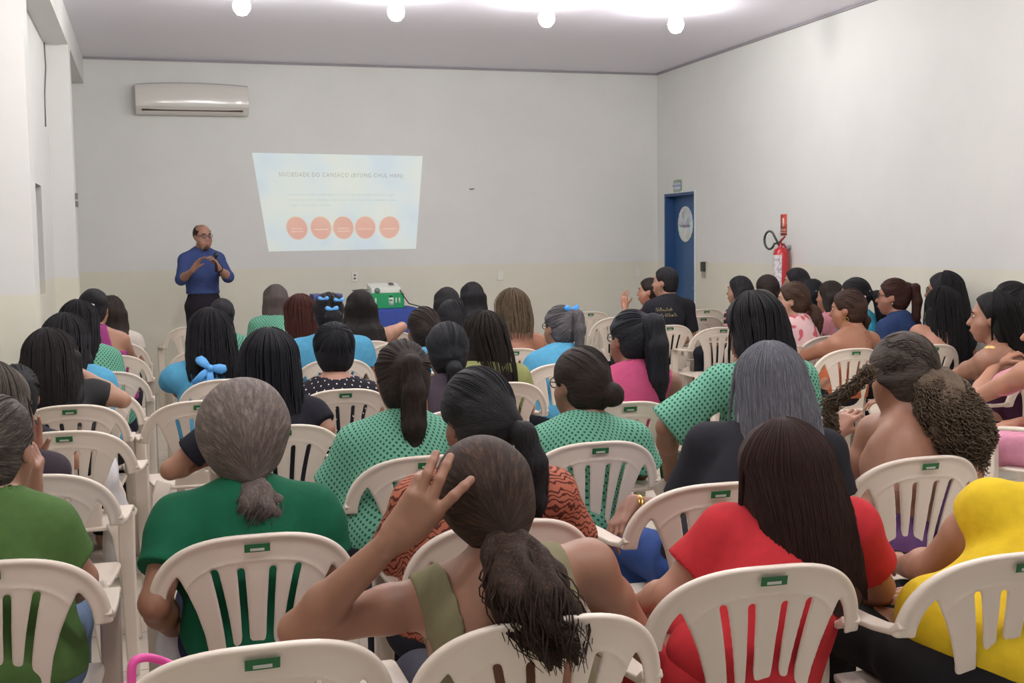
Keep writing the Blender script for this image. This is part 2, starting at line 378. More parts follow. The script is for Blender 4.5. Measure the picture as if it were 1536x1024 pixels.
# air conditioner
pl=aty(203,150,D-.11); pr=aty(372,150,D-.11); ztop=aty(290,124,D-.11)[2]; zbot=aty(290,172,D-.11)[2]
xm=(pl[0]+pr[0])/2; wd=(pr[0]-pl[0]); hh=ztop-zbot
ac=empty('air_conditioner',(xm,D,zbot),'white split air conditioner high on the back wall, upper left','air conditioner')
prof=[(0,0),(-.10,0.0),(-.155,.025),(-.205,.075),(-.215,.14),(-.20,hh*.75),(-.165,hh*.93),(-.12,hh),(0,hh)]
mb=MB(); ns=24
V=[];Fc=[]
for i in range(ns+1):
    t=i/ns*2-1; x=t*wd/2; s=1-.10*abs(t)**6; hz=1-.07*t*t
    for (y,z) in prof: V.append((x,y*s-.0005,(z if z<hh*.6 else hh*.6+(z-hh*.6)*(hz*hh-hh*.6)/(hh*.4))))
m_=len(prof)
for i in range(ns):
    for j in range(m_-1): Fc.append((i*m_+j,i*m_+j+1,(i+1)*m_+j+1,(i+1)*m_+j))
Fc.append(tuple(range(m_-1,-1,-1))); Fc.append(tuple(ns*m_+j for j in range(m_)))
mb.add(V,Fc); mb.build('housing',plain((220,216,210),.16,'glossy_white_plastic',coat=.5),ac,bevel=.004)
MB().box((-wd/2+.06,-.172,.030),(wd/2-.06,-.15,.046)).build('air_outlet',plain((105,85,78),.7,'shadow_slot'),ac)
MB().box((-wd/2+.05,-.19,.046),(wd/2-.05,-.165,.052)).build('louver',plain((215,211,205),.3,'louver_plastic'),ac,bevel=.002)
# projected picture
Q=[aty(378,229,D-.004),aty(634,234,D-.004),aty(624,373,D-.004),aty(403,377,D-.004)]
def bil(s,t,dy=0):
    a=Q[0]*(1-s)+Q[1]*s; b_=Q[3]*(1-s)+Q[2]*s; p=a*(1-t)+b_*t; return A_([p[0],D-.004-dy,p[2]])
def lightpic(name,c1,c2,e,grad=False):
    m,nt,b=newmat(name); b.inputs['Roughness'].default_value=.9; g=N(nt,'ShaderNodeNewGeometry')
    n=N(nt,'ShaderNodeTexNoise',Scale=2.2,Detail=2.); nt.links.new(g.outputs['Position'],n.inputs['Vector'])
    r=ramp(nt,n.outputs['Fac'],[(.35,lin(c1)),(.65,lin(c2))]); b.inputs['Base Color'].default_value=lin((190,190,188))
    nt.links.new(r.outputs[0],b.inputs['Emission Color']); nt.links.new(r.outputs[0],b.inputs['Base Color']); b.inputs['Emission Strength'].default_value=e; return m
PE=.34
V=[];Fc=[];n_=12
for j in range(n_+1):
    for i in range(n_+1): V.append(bil(i/n_,j/n_))
for j in range(n_):
    for i in range(n_): Fc.append((j*(n_+1)+i,(j+1)*(n_+1)+i,(j+1)*(n_+1)+i+1,j*(n_+1)+i+1))
scr=tomesh('projected_slide',V,Fc,False); so=link('projected_slide',scr,lightpic('projected_light',(206,220,228),(220,228,220),PE))
tag(so,'pale blue keystoned slide projected on the back wall with five orange discs','projection')
def mapped(name,pts_faces,m,dy):
    V,Fc=pts_faces; V=[bil(s,t,dy) for s,t in V]; return link(name,tomesh(name,V,Fc,False),m,so)
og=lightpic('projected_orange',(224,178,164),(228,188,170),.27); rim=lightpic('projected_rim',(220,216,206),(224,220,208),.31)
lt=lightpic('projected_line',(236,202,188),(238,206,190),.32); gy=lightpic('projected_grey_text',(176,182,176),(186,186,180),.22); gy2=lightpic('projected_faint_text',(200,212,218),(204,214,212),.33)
for i,cs in enumerate([.205,.36,.505,.65,.81]):
    ct=.765
    def disc(rx,ry): return [(cs,ct)]+[(cs+rx*math.cos(a*math.pi/16),ct+ry*math.sin(a*math.pi/16)) for a in range(32)],[(0,1+(k_+1)%32,1+k_) for k_ in range(32)]
    mapped('disc_rim',disc(.073,.127),rim,.0008); d_=mapped('orange_disc',disc(.066,.116),og,.0016)
    ln=[];lf=[]
    for q,(dy_,hw) in enumerate([(.0,.035),(.03,.042)] if i in(0,2) else [(.01,.045)]):
        o_=len(ln); ln+=[(cs-hw,ct+dy_),(cs+hw,ct+dy_),(cs+hw,ct+dy_+.012),(cs-hw,ct+dy_+.012)]; lf.append((o_,o_+3,o_+2,o_+1))
    mapped('disc_caption',(ln,lf),lt,.0024)
def textverts(s,font_size=1.):
    cu=bpy.data.curves.new('txt','FONT'); cu.body=s; cu.size=font_size; cu.resolution_u=2; cu.space_character=1.15; o=bpy.data.objects.new('txt',cu); COL.objects.link(o)
    dg=bpy.context.evaluated_depsgraph_get(); me=bpy.data.meshes.new_from_object(o.evaluated_get(dg))
    V=[tuple(v.co) for v in me.vertices]; Fc=[tuple(p.vertices) for p in me.polygons]; bpy.data.objects.remove(o); bpy.data.meshes.remove(me); bpy.data.curves.remove(cu)
    return V,Fc
def slidetext(s,s0,s1,t0,h,m,name):
    V,Fc=textverts(s); xs_=[v[0] for v in V]; a,b_=min(xs_),max(xs_)
    mapped(name,([(s0+(v[0]-a)/(b_-a)*(s1-s0),t0-v[1]/.72*h) for v in V],Fc),m,.0016)
slidetext('SOCIEDADE DO CANSAÇO (BYUNG CHUL HAN)',.135,.885,.235,.045,gy,'slide_title')
def faint(s0,s1,t0,seed):
    rs=np.random.RandomState(seed); V=[];Fc=[]; x=s0
    while x<s1:
        w_=rs.uniform(.006,.02)
        h_=rs.uniform(.008,.016)
        o_=len(V); V+=[(x,t0-h_/2),(x+w_,t0-h_/2),(x+w_,t0+h_/2),(x,t0+h_/2)]; Fc.append((o_,o_+3,o_+2,o_+1)); x+=w_+rs.uniform(.002,.008)
    mapped('slide_text_line',(V,Fc),gy2,.0016)
faint(.18,.83,.42,1); faint(.18,.83,.475,2); faint(.19,.44,.53,3)
# sign over the door, round poster, little device, extinguisher
ys=(atx(1017,279,XR)[1]); zs=atx(1017,279,XR)[2]
sg=empty('door_sign',(XR,ys,zs),'small rounded blue and green lettered sign above the blue door','sign')
def rplate(hw,hhh,r,x0,x1,name,m,par,n=6):
    pts=[]
    for cx,cz,a0 in ((hw-r,hhh-r,0),(-hw+r,hhh-r,90),(-hw+r,-hhh+r,180),(hw-r,-hhh+r,270)):
        for k_ in range(n+1): a=math.radians(a0+90*k_/n); pts.append((cx+r*math.cos(a),cz+r*math.sin(a)))
    L=len(pts); V=[(x0,p[0],p[1]) for p in pts]+[(x1,p[0],p[1]) for p in pts]
    Fc=[tuple(range(L)),tuple(range(2*L-1,L-1,-1))]+[(k_,k_+L,(k_+1)%L+L,(k_+1)%L) for k_ in range(L)]
    mb=MB(); mb.add(V,Fc); return mb.build(name,m,par,smooth=False)
rplate(.105,.07,.03,-.012,-.0005,'sign_board',plain((150,165,150),.5,'sign_green',.15,18),sg)
rplate(.092,.036,.012,-.0145,-.0125,'sign_band',plain((196,206,222),.5,'sign_white'),sg)
def textmesh(s,name,m,par,size,depth,mat4):
    return scribble(name,m,par,len(s)*size*.62,size,mat4)
def scribble(name,m,par,w_,size,mat4,seed=3):
    rs=np.random.RandomState(seed+int(w_*1000)); V=[];Fc=[]; x=-w_/2
    while x<w_/2:
        a=rs.uniform(.25,.5)*size; h_=rs.uniform(.45,.8)*size; o_=len(V); V+=[tuple(mat4@Vector(p)) for p in ((x,0,0),(x+a*.5,0,0),(x+a*.7,h_,0),(x+a*.2,h_,0))]; Fc.append((o_,o_+1,o_+2,o_+3)); x+=a*1.05
    return link(name,tomesh(name,V,Fc,False),m,par)
def textmesh_unused(s,name,m,par,size,depth,mat4):
    V,Fc=textverts(s,size); xs_=[v[0] for v in V]; c=(min(xs_)+max(xs_))/2
    V2=[tuple(mat4@Vector((v[0]-c,v[1],.0))) for v in V]; return link(name,tomesh(name,V2,Fc,False),m,par)
# text on a plane facing -X : text x -> -Y (seen from inside the room looking +X, right is -Y)
def TX(x,y,z): return Matrix(((0,0,-1,x),(-1,0,0,y),(0,1,0,z),(0,0,0,1)))
textmesh('BIBLIOTECA',name='sign_text',m=plain((70,80,150),.5,'sign_ink'),par=sg,size=.036,depth=0,mat4=TX(-.0152,0,-.008))
pc=atx(1028.5,336,XR+.124); po=empty('door_poster',(XR+.124,pc[1],pc[2]),'round pastel multicoloured poster on the blue door','poster')
V=[(-.004,0,0)]+[(-.004,.205*math.cos(a*math.pi/20)*(1+.02*math.cos(a*3)),.205*math.sin(a*math.pi/20)*(1+.02*math.cos(a*3))) for a in range(40)]
pm,nt,b=newmat('poster_print'); tc=N(nt,'ShaderNodeTexCoord'); vo=N(nt,'ShaderNodeTexVoronoi',Scale=14.); nt.links.new(tc.outputs['Object'],vo.inputs['Vector'])
hs=N(nt,'ShaderNodeHueSaturation',Saturation=.55,Value=1.); nt.links.new(vo.outputs['Color'],hs.inputs['Color']); mx=N(nt,'ShaderNodeMix',data_type='RGBA'); mx.inputs[0].default_value=.55
mx.inputs[7].default_value=lin((205,222,225)); nt.links.new(hs.outputs[0],mx.inputs[6]); nt.links.new(mx.outputs[2],b.inputs['Base Color']); b.inputs['Roughness'].default_value=.6
link('poster_disc',tomesh('poster_disc',V,[(0,1+(k_+1)%40,1+k_) for k_ in range(40)],False),pm,po)
textmesh('BIBLIOTECA',name='poster_text',m=plain((60,80,110),.5,'poster_ink'),par=po,size=.045,depth=0,mat4=TX(-.0055,0,-.035))
pd=atx(1057,400,XR); dv=empty('door_holder',(XR,pd[1],pd[2]),'small dark and grey wall fitting right of the blue door','fitting')
MB().box((-.04,-.03,-.05),(-.0005,.03,.055)).build('dark_cover',plain((60,58,55),.5,'dark_plastic'),dv,bevel=.005)
MB().box((-.03,-.022,-.12),(-.0005,.022,-.052)).build('grey_plate',plain((160,155,142),.5,'grey_plastic'),dv,bevel=.003)
pe=atx(1176,337,XR); fs=empty('extinguisher_sign',(XR,pe[1],pe[2]),'small red sign with a white extinguisher pictogram above the extinguisher','sign')
MB().box((-.006,-.055,-.10),(-.0005,.055,.10)).build('sign_board',plain((196,70,50),.5,'red_sign'),fs)
MB().tube([(-.0075,0,-.02),(-.0075,0,.065)],[.02,.014],12,flat=.1).build('pictogram',plain((235,222,205),.5,'white_ink'),fs)
textmesh('EXTINTOR',name='sign_text',m=plain((235,222,205),.5,'white_ink'),par=fs,size=.022,depth=0,mat4=TX(-.0068,0,-.055))
textmesh('DE INCÊNDIO',name='sign_text',m=plain((235,222,205),.5,'white_ink'),par=fs,size=.016,depth=0,mat4=TX(-.0068,0,-.078))
px_=atx(1170,400,XR-.1); ex=empty('fire_extinguisher',(XR-.09,px_[1],0),'red fire extinguisher with white label and black hose hanging on the right wall','fire extinguisher')
zt=atx(1170,371,XR-.09)[2]; zl=zt-.46; red=plain((188,40,48),.3,'red_enamel',coat=.4)
MB().lathe([(.05,zl),(.07,zl+.015),(.073,zl+.05),(.073,zt-.06),(.062,zt-.02),(.03,zt),(.02,zt+.02),(.02,zt+.04)],n=28).build('cylinder',red,ex)
lb=MB(); V=[];Fc=[]
for j in range(2):
    for i in range(9):
        a=math.radians(150+ i*12); V.append((.0745*math.cos(a),.0745*math.sin(a)-0,(zt-.38 if j==0 else zt-.07)))
for i in range(8): Fc.append((i,i+1,10+i,9+i))
lb.add(V,Fc)
lmat,nt,b=newmat('extinguisher_label'); tc=N(nt,'ShaderNodeTexCoord'); br=nt.nodes.new('ShaderNodeTexNoise'); br.inputs['Scale'].default_value=16; nt.links.new(tc.outputs['Object'],br.inputs['Vector'])
r=ramp(nt,br.outputs['Fac'],[(.44,lin((225,220,220))),(.5,lin((170,150,165))),(.56,lin((225,220,220)))]); nt.links.new(r.outputs[0],b.inputs['Base Color'])
lb.build('paper_label',lmat,ex)
MB().tube([(0,0,zt+.03),(-.0,.01,zt+.06),(0,-.07,zt+.10)],[.012,.012,.008],8).tube([(0,0,zt+.03),(0,-.05,zt+.03),(0,-.09,zt+.0)],[.01,.01,.008],8).build('valve',plain((150,40,45),.4,'valve'),ex)
hp=[(0,0,zt+.05)]+[(-.05,.13+.10*math.cos(t),zt+.07+.085*math.sin(t)) for t in np.linspace(3.55,8.9,20)]+[(-.02,.0,zt+.02)]
MB().tube(hp,.011,8).build('hose',plain((70,76,68),.5,'black_rubber'),ex)
MB().box((.0,-.03,zt-.02),(.089,.03,zt+.02)).build('wall_bracket',plain((170,170,170),.4,'bracket'),ex)
# table with blue cloth, green box, projector
YT=12.0
tl=aty(545,466,YT); trr=aty(617,468,YT); zt_=aty(590,463,YT)[2]
tb=empty('display_table',((tl[0]+trr[0])/2,YT+.3,0),'small table covered to the floor in a royal blue cloth','table')
hw=(trr[0]-tl[0])/2+.08
bl=plain((48,70,146),.8,'blue_table_cloth',.08,25,.004)
V=[];Fc=[];nn=60
for j,z in enumerate((zt_,zt_-.03,zt_*.5,.01)):
    for i in range(nn):
        a=2*math.pi*i/nn; sx=math.copysign(abs(math.cos(a))**.25,math.cos(a)); sy=math.copysign(abs(math.sin(a))**.25,math.sin(a))
        fl=1+(.0 if j<2 else .02*j*math.sin(a*9)); V.append((sx*(hw+.012*j)*fl,sy*(.28+.012*j)*fl,z))
for j in range(3):
    for i in range(nn): Fc.append((j*nn+i,(j+1)*nn+i,(j+1)*nn+(i+1)%nn,j*nn+(i+1)%nn))
Fc.append(tuple(range(nn)))
mb=MB(); mb.add(V,Fc); mb.build('table_cloth',bl,tb)
tp=MB().box((-hw+.02,-.25,zt_-.04),(hw-.02,.25,zt_-.006)).build('table_top',plain((150,120,90),.6,'wood'),tb)
for sx in(-1,1):
    for sy in(-1,1): MB().box((sx*(hw-.06)-.02,sy*.2-.02,0),(sx*(hw-.06)+.02,sy*.2+.02,zt_-.04)).build('leg',plain((150,120,90),.6,'wood'),tb)
gl=aty(552,455,YT+.1); gr=aty(606,455,YT+.1); zg=aty(580,440,YT+.1)[2]
gw=(gr[0]-gl[0])/2; gb=empty('green_box',((gl[0]+gr[0])/2,YT+.1,zt_+.001),'green box with white print on the blue table under the projector','box',rz=math.radians(-6))
hz=zg-zt_
MB().box((-gw,0,0),(gw,.24,hz)).build('box_body',plain((20,150,90),.5,'green_card'),gb,bevel=.006)
pm_=plain((205,222,205),.5,'box_print')
mb=MB(); 
for a,b_,c,d_ in ((-.6,-.52,.25,.7),(.15,.42,.2,.72),(.52,.6,.35,.7),(.7,.78,.35,.7)): mb.box((a*gw,-.003,c*hz),(b_*gw,-.0005,d_*hz))
mb.build('box_print',pm_,gb)
MB().box((.2*gw,-.005,.5*hz),(.36*gw,-.0032,.58*hz)).box((.17*gw,-.005,.78*hz),(.38*gw,-.0032,.86*hz)).build('dark_print',plain((30,80,60),.5,'dark_print'),gb)
pj=empty('projector',((gl[0]+gr[0])/2-.0,YT+.12,zg+.001),'white projector with a round dark vent on top of the green box','projector',rz=math.radians(-6))
zp=aty(580,425,YT+.12)[2]-zg
V=[(-gw*.78,0,0),(gw*.85,0,0),(gw*.85,.2,0),(-gw*.95,.2,0),(-gw*.78,0,zp*.55),(gw*.85,0,zp*.55),(gw*.7,.2,zp),(-gw*.95,.2,zp)]
mb=MB(); mb.add(V,[(0,3,2,1),(4,5,6,7),(0,1,5,4),(1,2,6,5),(2,3,7,6),(3,0,4,7)]); mb.build('projector_case',plain((226,228,220),.35,'white_plastic'),pj,bevel=.008)
MB().tube([(-gw*.45,-.004,zp*.28),(-gw*.45,.004,zp*.28)],.03,20).build('round_vent',plain((110,125,118),.4,'vent'),pj)
mb=MB(); n0=A_([0,.2,zp*.45]); n0/=np.linalg.norm(n0)
def tp_(u_,v_): return (gw*u_,.2*v_,zp*(.55+.45*v_)+.003)
mb.add([tp_(.25,.45),tp_(.55,.45),tp_(.48,.95),tp_(.22,.95)],[(0,1,2,3)]); mb.build('control_panel',plain((60,62,62),.4,'dark_panel'),pj)
MB().tube([(gw*.8,-.005,zp*.3),(gw*.95,-.03,-.02),(gw*1.25,-.05,-hz*.7),(gw*1.9,-.06,-hz*.93),(gw*2.3,0.0,-hz*.98)],.006,6).build('power_cable',plain((50,60,60),.6,'black_cable'),pj)
MB().tube([(-gw*.9,.08,zp*.35),(-gw*1.3,.08,zp*.42),(-gw*1.8,.10,zp*.30)],.005,6).build('video_cable',plain((50,50,50),.6,'black_cable'),pj)
a0=aty(470,445,12.2); a1=aty(514,445,12.2); zz1=aty(492,442,12.2)[2]
bx=empty('blue_lectern',((a0[0]+a1[0])/2,12.2,0),'dark blue upright box standing left of the projector table','box')
MB().box((-(a1[0]-a0[0])/2,0,0),((a1[0]-a0[0])/2,.3,zz1)).build('box_body',plain((66,76,140),.7,'blue_fabric',.06,20),bx,bevel=.008)
MB().box((-(a1[0]-a0[0])/2+.0,-.003,zz1-.02),((a1[0]-a0[0])/2,.302,zz1+.004)).build('box_rim',plain((90,95,150),.6,'blue_rim'),bx,bevel=.004)
# router on a low stand near the door
pr_=aty(1062,468,12.0); pr_[0]=min(pr_[0],XR-.22)
rs=empty('router_stand',(pr_[0]-.0,12.0,0),'low pale stand against the right wall carrying a black router','stand')
MB().box((-.16,-.1,0),(.16,.12,pr_[2]-.03)).build('stand_body',plain((175,168,150),.6,'beige_paint'),rs,bevel=.006)
ro=empty('router',(pr_[0]-.0,12.0,pr_[2]-.029),'black router with two upright antennas right of the blue door','router')
MB().box((-.11,-.06,0),(.11,.06,.03)).build('router_case',plain((30,30,32),.4,'black_plastic'),ro,bevel=.006)
for x in(-.07,.07): MB().tube([(x,.05,.02),(x,.055,.17)],[.006,.005],8).build('antenna',plain((30,30,32),.4,'black_plastic'),ro)
# lamps
glow,nt,b=newmat('bulb_glow'); b.inputs['Emission Color'].default_value=(1,.99,.96,1); b.inputs['Emission Strength'].default_value=215
pos=[(.73,9.43),(1.91,9.41),(3.15,9.41),(4.31,9.45)]
rows=[(x,y) for y in (5.4,1.75) for x in (.2,1.45,2.7,3.95)]
LP=[]
for i,(x,y) in enumerate(pos+rows):
    seen=i<4
    lab=['leftmost of the four glowing ceiling bulbs','second from left of the four glowing ceiling bulbs','third from left of the four glowing ceiling bulbs','rightmost of the four glowing ceiling bulbs'][i] if seen else None
    if seen:
        o=empty('ceiling_bulb',(x,y,ZC),lab,'lamp','glowing bulbs in a row under the ceiling')
        MB().lathe([(.05,-.0005),(.05,-.02),(.025,-.03),(.02,-.065)][::-1],n=20).build('lamp_holder',plain((225,225,225),.4,'white_plastic'),o)
        MB().lathe([(.004,-.225),(.035,-.216),(.06,-.185),(.068,-.15),(.055,-.105),(.03,-.075),(.022,-.066)],n=24).build('bulb',glow,o)
    if seen: continue
    L=bpy.data.lights.new('unseen_fill_light','POINT'); L.energy=50 if y>4 else 38; L.shadow_soft_size=.07; L.color=(1,.97,.93)  # added fill, out of frame and without a bulb, to even the light
    lo=bpy.data.objects.new('unseen_fill_light',L); COL.objects.link(lo); lo.location=(x,y,ZC-(.30 if seen else .27))
W=bpy.data.worlds.new('world'); SC.world=W; W.use_nodes=True; W.node_tree.nodes['Background'].inputs[0].default_value=(.9,.93,1,1); W.node_tree.nodes['Background'].inputs[1].default_value=.30
# ================================================================ the chair
chair_mat=plain((226,214,200),.32,'white_resin',.02,4,spec=.4)
def chair_parts():
    def ws(v): return np.interp(v,[.40,.46,.52,.58,.64,.69,.73,.80],[.120,.116,.118,.128,.146,.166,.186,.24])
    h=(.0045,.0045,.0035); lo=A_([-.285,.40,-.022]); n=(128,102,13)
    U=(lo[0]+h[0]*np.arange(n[0]))[:,None]; Vv=(lo[1]+h[1]*np.arange(n[1]))[None,:]
    au=np.abs(U)
    def sup(a,b_,c,e):
        t=np.maximum(Vv-c,0)/b_; return ((au/a)**e+t**e)**(1/e)
    outer=(sup(.265,.24,.60,2.7)-1)*.22
    inner=(sup(.222,.187,.60,3.)-1)*.18
    splat=au-ws(Vv)
    d=np.maximum(outer,-np.maximum(inner,-splat))         # remove D holes
    d=np.maximum(d,np.where(au>ws(Vv)+.01,.640-Vv,-1))     # side bands end at the arms
    d=np.maximum(d,.425-Vv)
    for cu,cb in ((-.106,-.066),(-.040,-.028),(.040,.028),(.106,.066)):
        t=np.clip((.765-Vv)/.27,0,1); c=cu+(cb-cu)*(1-(1-t)**1.6); 
        sd=np.sqrt((U-c)**2+np.maximum(np.maximum(Vv-.745,.505-Vv),0)**2)-.0088
        d=np.maximum(d,-sd)
    th=.0065+.0055*np.exp(-((outer+.006)/.009)**2)+.002*np.exp(-((outer+.062)/.003)**2)*(Vv>.62)
    Wz=(lo[2]+h[2]*np.arange(n[2]))[None,None,:]
    r=.005; a=d[:,:,None]+r; b_=np.abs(Wz)-th[:,:,None]+r
    Fd=np.minimum(np.maximum(a,b_),0)+np.sqrt(np.maximum(a,0)**2+np.maximum(b_,0)**2)-r
    V,Qd=nets(Fd.astype(np.float32),lo,h); V=relax(V,Qd,1,.4)
    u_,v_,w_=V[:,0],V[:,1],V[:,2]
    P=np.stack([u_,-.165-(v_-.43)*.2+1.0*u_**2+w_,v_],1)
    Qd=Qd[:,::-1]
    return P,Qd
def backy(u_,v_): return -.165-(v_-.43)*.2+u_*u_
def sweep(P,Wd,Th,side=(1,0,0),mb=None):
    mb=mb or MB(); V=[];Fc=[]; sd=A_(side,float); n=len(P)
    for i,p in enumerate(P):
        p=A_(p,float); t=unit(A_(P[min(i+1,n-1)])-A_(P[max(i-1,0)])); s=unit(sd-t*(sd@t)); q=np.cross(t,s); w_,h_=Wd[i]/2,Th[i]/2
        for a,b_ in ((-1,-1),(1,-1),(1,1),(-1,1)): V.append(p+s*a*w_+q*b_*h_)
    for i in range(n-1):
        for k_ in range(4): Fc.append((i*4+k_,i*4+(k_+1)%4,(i+1)*4+(k_+1)%4,(i+1)*4+k_))
    Fc.append((3,2,1,0)); Fc.append(tuple((n-1)*4+k_ for k_ in range(4)))
    mb.add(V,Fc); return mb
def make_chair():
    o=bpy.data.objects.new('plastic_armchair',None); COL.objects.link(o)
    P,Qd=chair_parts(); link('backrest',tomesh('backrest',P,Qd),chair_mat,o)
    # seat
    h=(.008,.008,.004); lo=A_([-.26,-.22,.395]); n=(66,66,16)
    X=(lo[0]+h[0]*np.arange(n[0]))[:,None,None]; Y=(lo[1]+h[1]*np.arange(n[1]))[None,:,None]; Z=(lo[2]+h[2]*np.arange(n[2]))[None,None,:]
    wv=.205+.03*np.clip((Y+.2)/.42,0,1)
    d=((np.abs(X)/wv)**5+(np.abs(Y-.02)/.205)**5)**.2-1; d=d*.2
    zc=.43-.012*np.exp(-((X/.14)**2+((Y-0)/.14)**2))-.02*np.clip((Y-.17)/.05,0,1)**2
    b_=np.abs(Z-zc)-.008; Fd=np.maximum(d,b_)
    V,Qd=nets(Fd.astype(np.float32),lo,h); link('seat',tomesh('seat',relax(V,Qd,1),Qd),chair_mat,o)
    for s in(-1,1):
        P=[(s*.240,-.158,.672),(s*.242,-.125,.650),(s*.244,-.06,.640),(s*.246,.02,.636),(s*.246,.11,.634),(s*.246,.18,.630),(s*.245,.222,.618),(s*.244,.238,.590)]
        sweep(P,[.046,.048,.05,.052,.054,.056,.058,.058],[.02,.018,.016,.016,.016,.016,.018,.02]).build('armrest',chair_mat,o,bevel=.005)
        sweep([(s*.244,.226,.61),(s*.242,.222,.43),(s*.248,.25,0)],[.056,.054,.042],[.052,.052,.036]).build('leg',chair_mat,o,bevel=.008)
        sweep([(s*.165,-.172,.46),(s*.19,-.19,.40),(s*.238,-.262,0)],[.075,.07,.045],[.03,.036,.034]).build('leg',chair_mat,o,bevel=.008)
    V=[];Fc=[]
    def stick(hu,v0,v1,off,name,m,par):
        V=[];Fc=[]
        for j in range(2):
            for i in range(7):
                u_=-hu+2*hu*i/6; v_=v0 if j==0 else v1; V.append((u_,backy(u_,v_)-off,v_))
        for i in range(6): Fc.append((i,i+1,8+i,7+i))
        return link(name,tomesh(name,V,Fc,False),m,par)
    st=stick(.031,.797,.818,.0155,'sticker',plain((32,104,58),.5,'green_sticker'),o)
    stick(.017,.800,.807,.0165,'sticker_print',plain((200,205,195),.5,'sticker_white'),st)
    return o
CHAIR=make_chair(); chair_used=[False]
def copy_tree(o,parent=None):
    c=o.copy(); COL.objects.link(c); c.parent=parent
    for ch in o.children: copy_tree(ch,c)
    return c
def chair(x,y,rz,label):
    o=CHAIR if not chair_used[0] else copy_tree(CHAIR); chair_used[0]=True
    o.location=(x,y,0); o.rotation_euler=(0,0,math.radians(rz)); tag(o,label,'chair','white plastic armchairs set out in rows'); return o
# ================================================================ people
def weave(V):
    x,y,z=V[:,0],V[:,1],V[:,2]
    return np.stack([x+np.clip(x/.10,-1,1)*.75*(y+.15),z+.55*y*(1-np.clip(np.abs(x)/.25,0,1)*.4),np.zeros_like(x)],1)
BLACK=((20,19,22),(46,44,48)); BROWN=((32,24,20),(72,54,44)); DKBR=((28,22,20),(58,46,40)); GREY=((74,66,64),(140,130,124)); AUB=((30,12,10),(74,38,30)); HL=((44,34,26),(138,112,86)); SALT=((16,15,16),(70,68,68))
def hand_prims(Wp,d,n,side,curl=.5,spread=.12,s=1.,thumb=.6,curls=None,spreads=None,fr=1.,tn=.25):
    d=unit(d); n=unit(A_(n,float)-d*np.dot(n,d)); t=np.cross(d,n)*side
    P=[]; k=.006*s
    offs=[.029,.010,-.010,-.027]; kn=[.086,.090,.086,.078]
    L=[(.042,.025,.020),(.046,.029,.021),(.043,.027,.021),(.033,.020,.018)]; R=[.0090,.0092,.0088,.0078]
    P.append(C_(Wp-d*.012*s,Wp+d*.02*s,.023*s,.024*s,.012))
    for i in range(4):
        K=Wp+(d*kn[i]+t*offs[i])*s-n*(.003*s)
        P.append(C_(Wp+(d*.008+t*offs[i]*.55)*s,K,.0155*s,.0118*s,.014*s))
        fd=unit(d+t*(spreads[i] if spreads else spread*(1.5-i)*.67)); a=K; cu=(curls[i] if curls else curl)
        for j,l in enumerate(L[i]):
            ang=cu*(.55+.9*(j==1)+.7*(j==2)) if j else cu*.55
            fd=unit(fd*math.cos(ang)+n*math.sin(ang)-0*t)
            nn=unit(n-fd*np.dot(n,fd)); b_=a+fd*l*s; r0=R[i]*(1-.1*j)*s*fr
            P.append(C_(a,b_,r0*1.05,r0*.93,.004*s)); a=b_; n_save=n
            n_i=nn
    P.append(C_(Wp+(d*.012+t*.016)*s,Wp+(d*.045+t*.030+n*.008)*s,.0165*s,.0135*s,.014*s))
    a=Wp+(d*.040+t*.030+n*.008)*s; td=unit(t*thumb+d*(.75)+n*tn)
    for l,r0 in ((.036,.0118),(.030,.0098)):
        b_=a+td*l*s; P.append(C_(a,b_,r0*s,r0*.9*s,.006*s)); a=b_; td=unit(td+d*.18+n*.1)
    return P
def add_bow(par,c,R,s,m,name='hair_bow',tails=True):
    mb=MB()
    for sg in(-1,1):
        P=[A_([0,-.004,0]),A_([sg*.014,-.010,.005]),A_([sg*.030,-.014,.011]),A_([sg*.046,-.012,.014]),A_([sg*.056,-.004,.012])]
        mb.tube([c+R@(p*s) for p in P],[.004*s,.007*s,.0095*s,.0095*s,.004*s],12,flat=1.9)
        if tails: mb.tube([c+R@(A_(p)*s) for p in ((0,-.006,0),(sg*.014,-.012,-.03),(sg*.026,-.012,-.075))],[.003*s,.004*s,.005*s],10,flat=3.4)
    mb.ell(c+R@A_([0,-.010*s,.002]),(.012*s,.011*s,.013*s),10); return mb.build(name,m,par)
def add_glasses(par,hc,R,m,s=1.,name='glasses'):
    mb=MB()
    for sg in(-1,1):
        ring=[hc+R@(A_([sg*.031+.024*math.cos(a),.098-.012*abs(math.cos(a)+sg)*.3,.008+.018*math.sin(a)])*s) for a in np.linspace(0,2*math.pi,15)]
        mb.tube(ring,.0022*s,5)
        mb.tube([hc+R@(A_(p)*s) for p in ((sg*.055,.088,.012),(sg*.072,.05,.012),(sg*.078,-.005,.008),(sg*.078,-.02,-.004))],.0022*s,5)
    mb.tube([hc+R@(A_([-.008,.100,.012])*s),hc+R@(A_([.008,.100,.012])*s)],.0022*s,5); return mb.build(name,m,par)
def wnoise(seed,P,fr,oct_=2):
    v=0
    for o in range(oct_): v=v+wob(seed+o,fr*(2**o),7)(P[:,0],P[:,1],P[:,2])/(1.7**o)
    return v
ALLP=[]
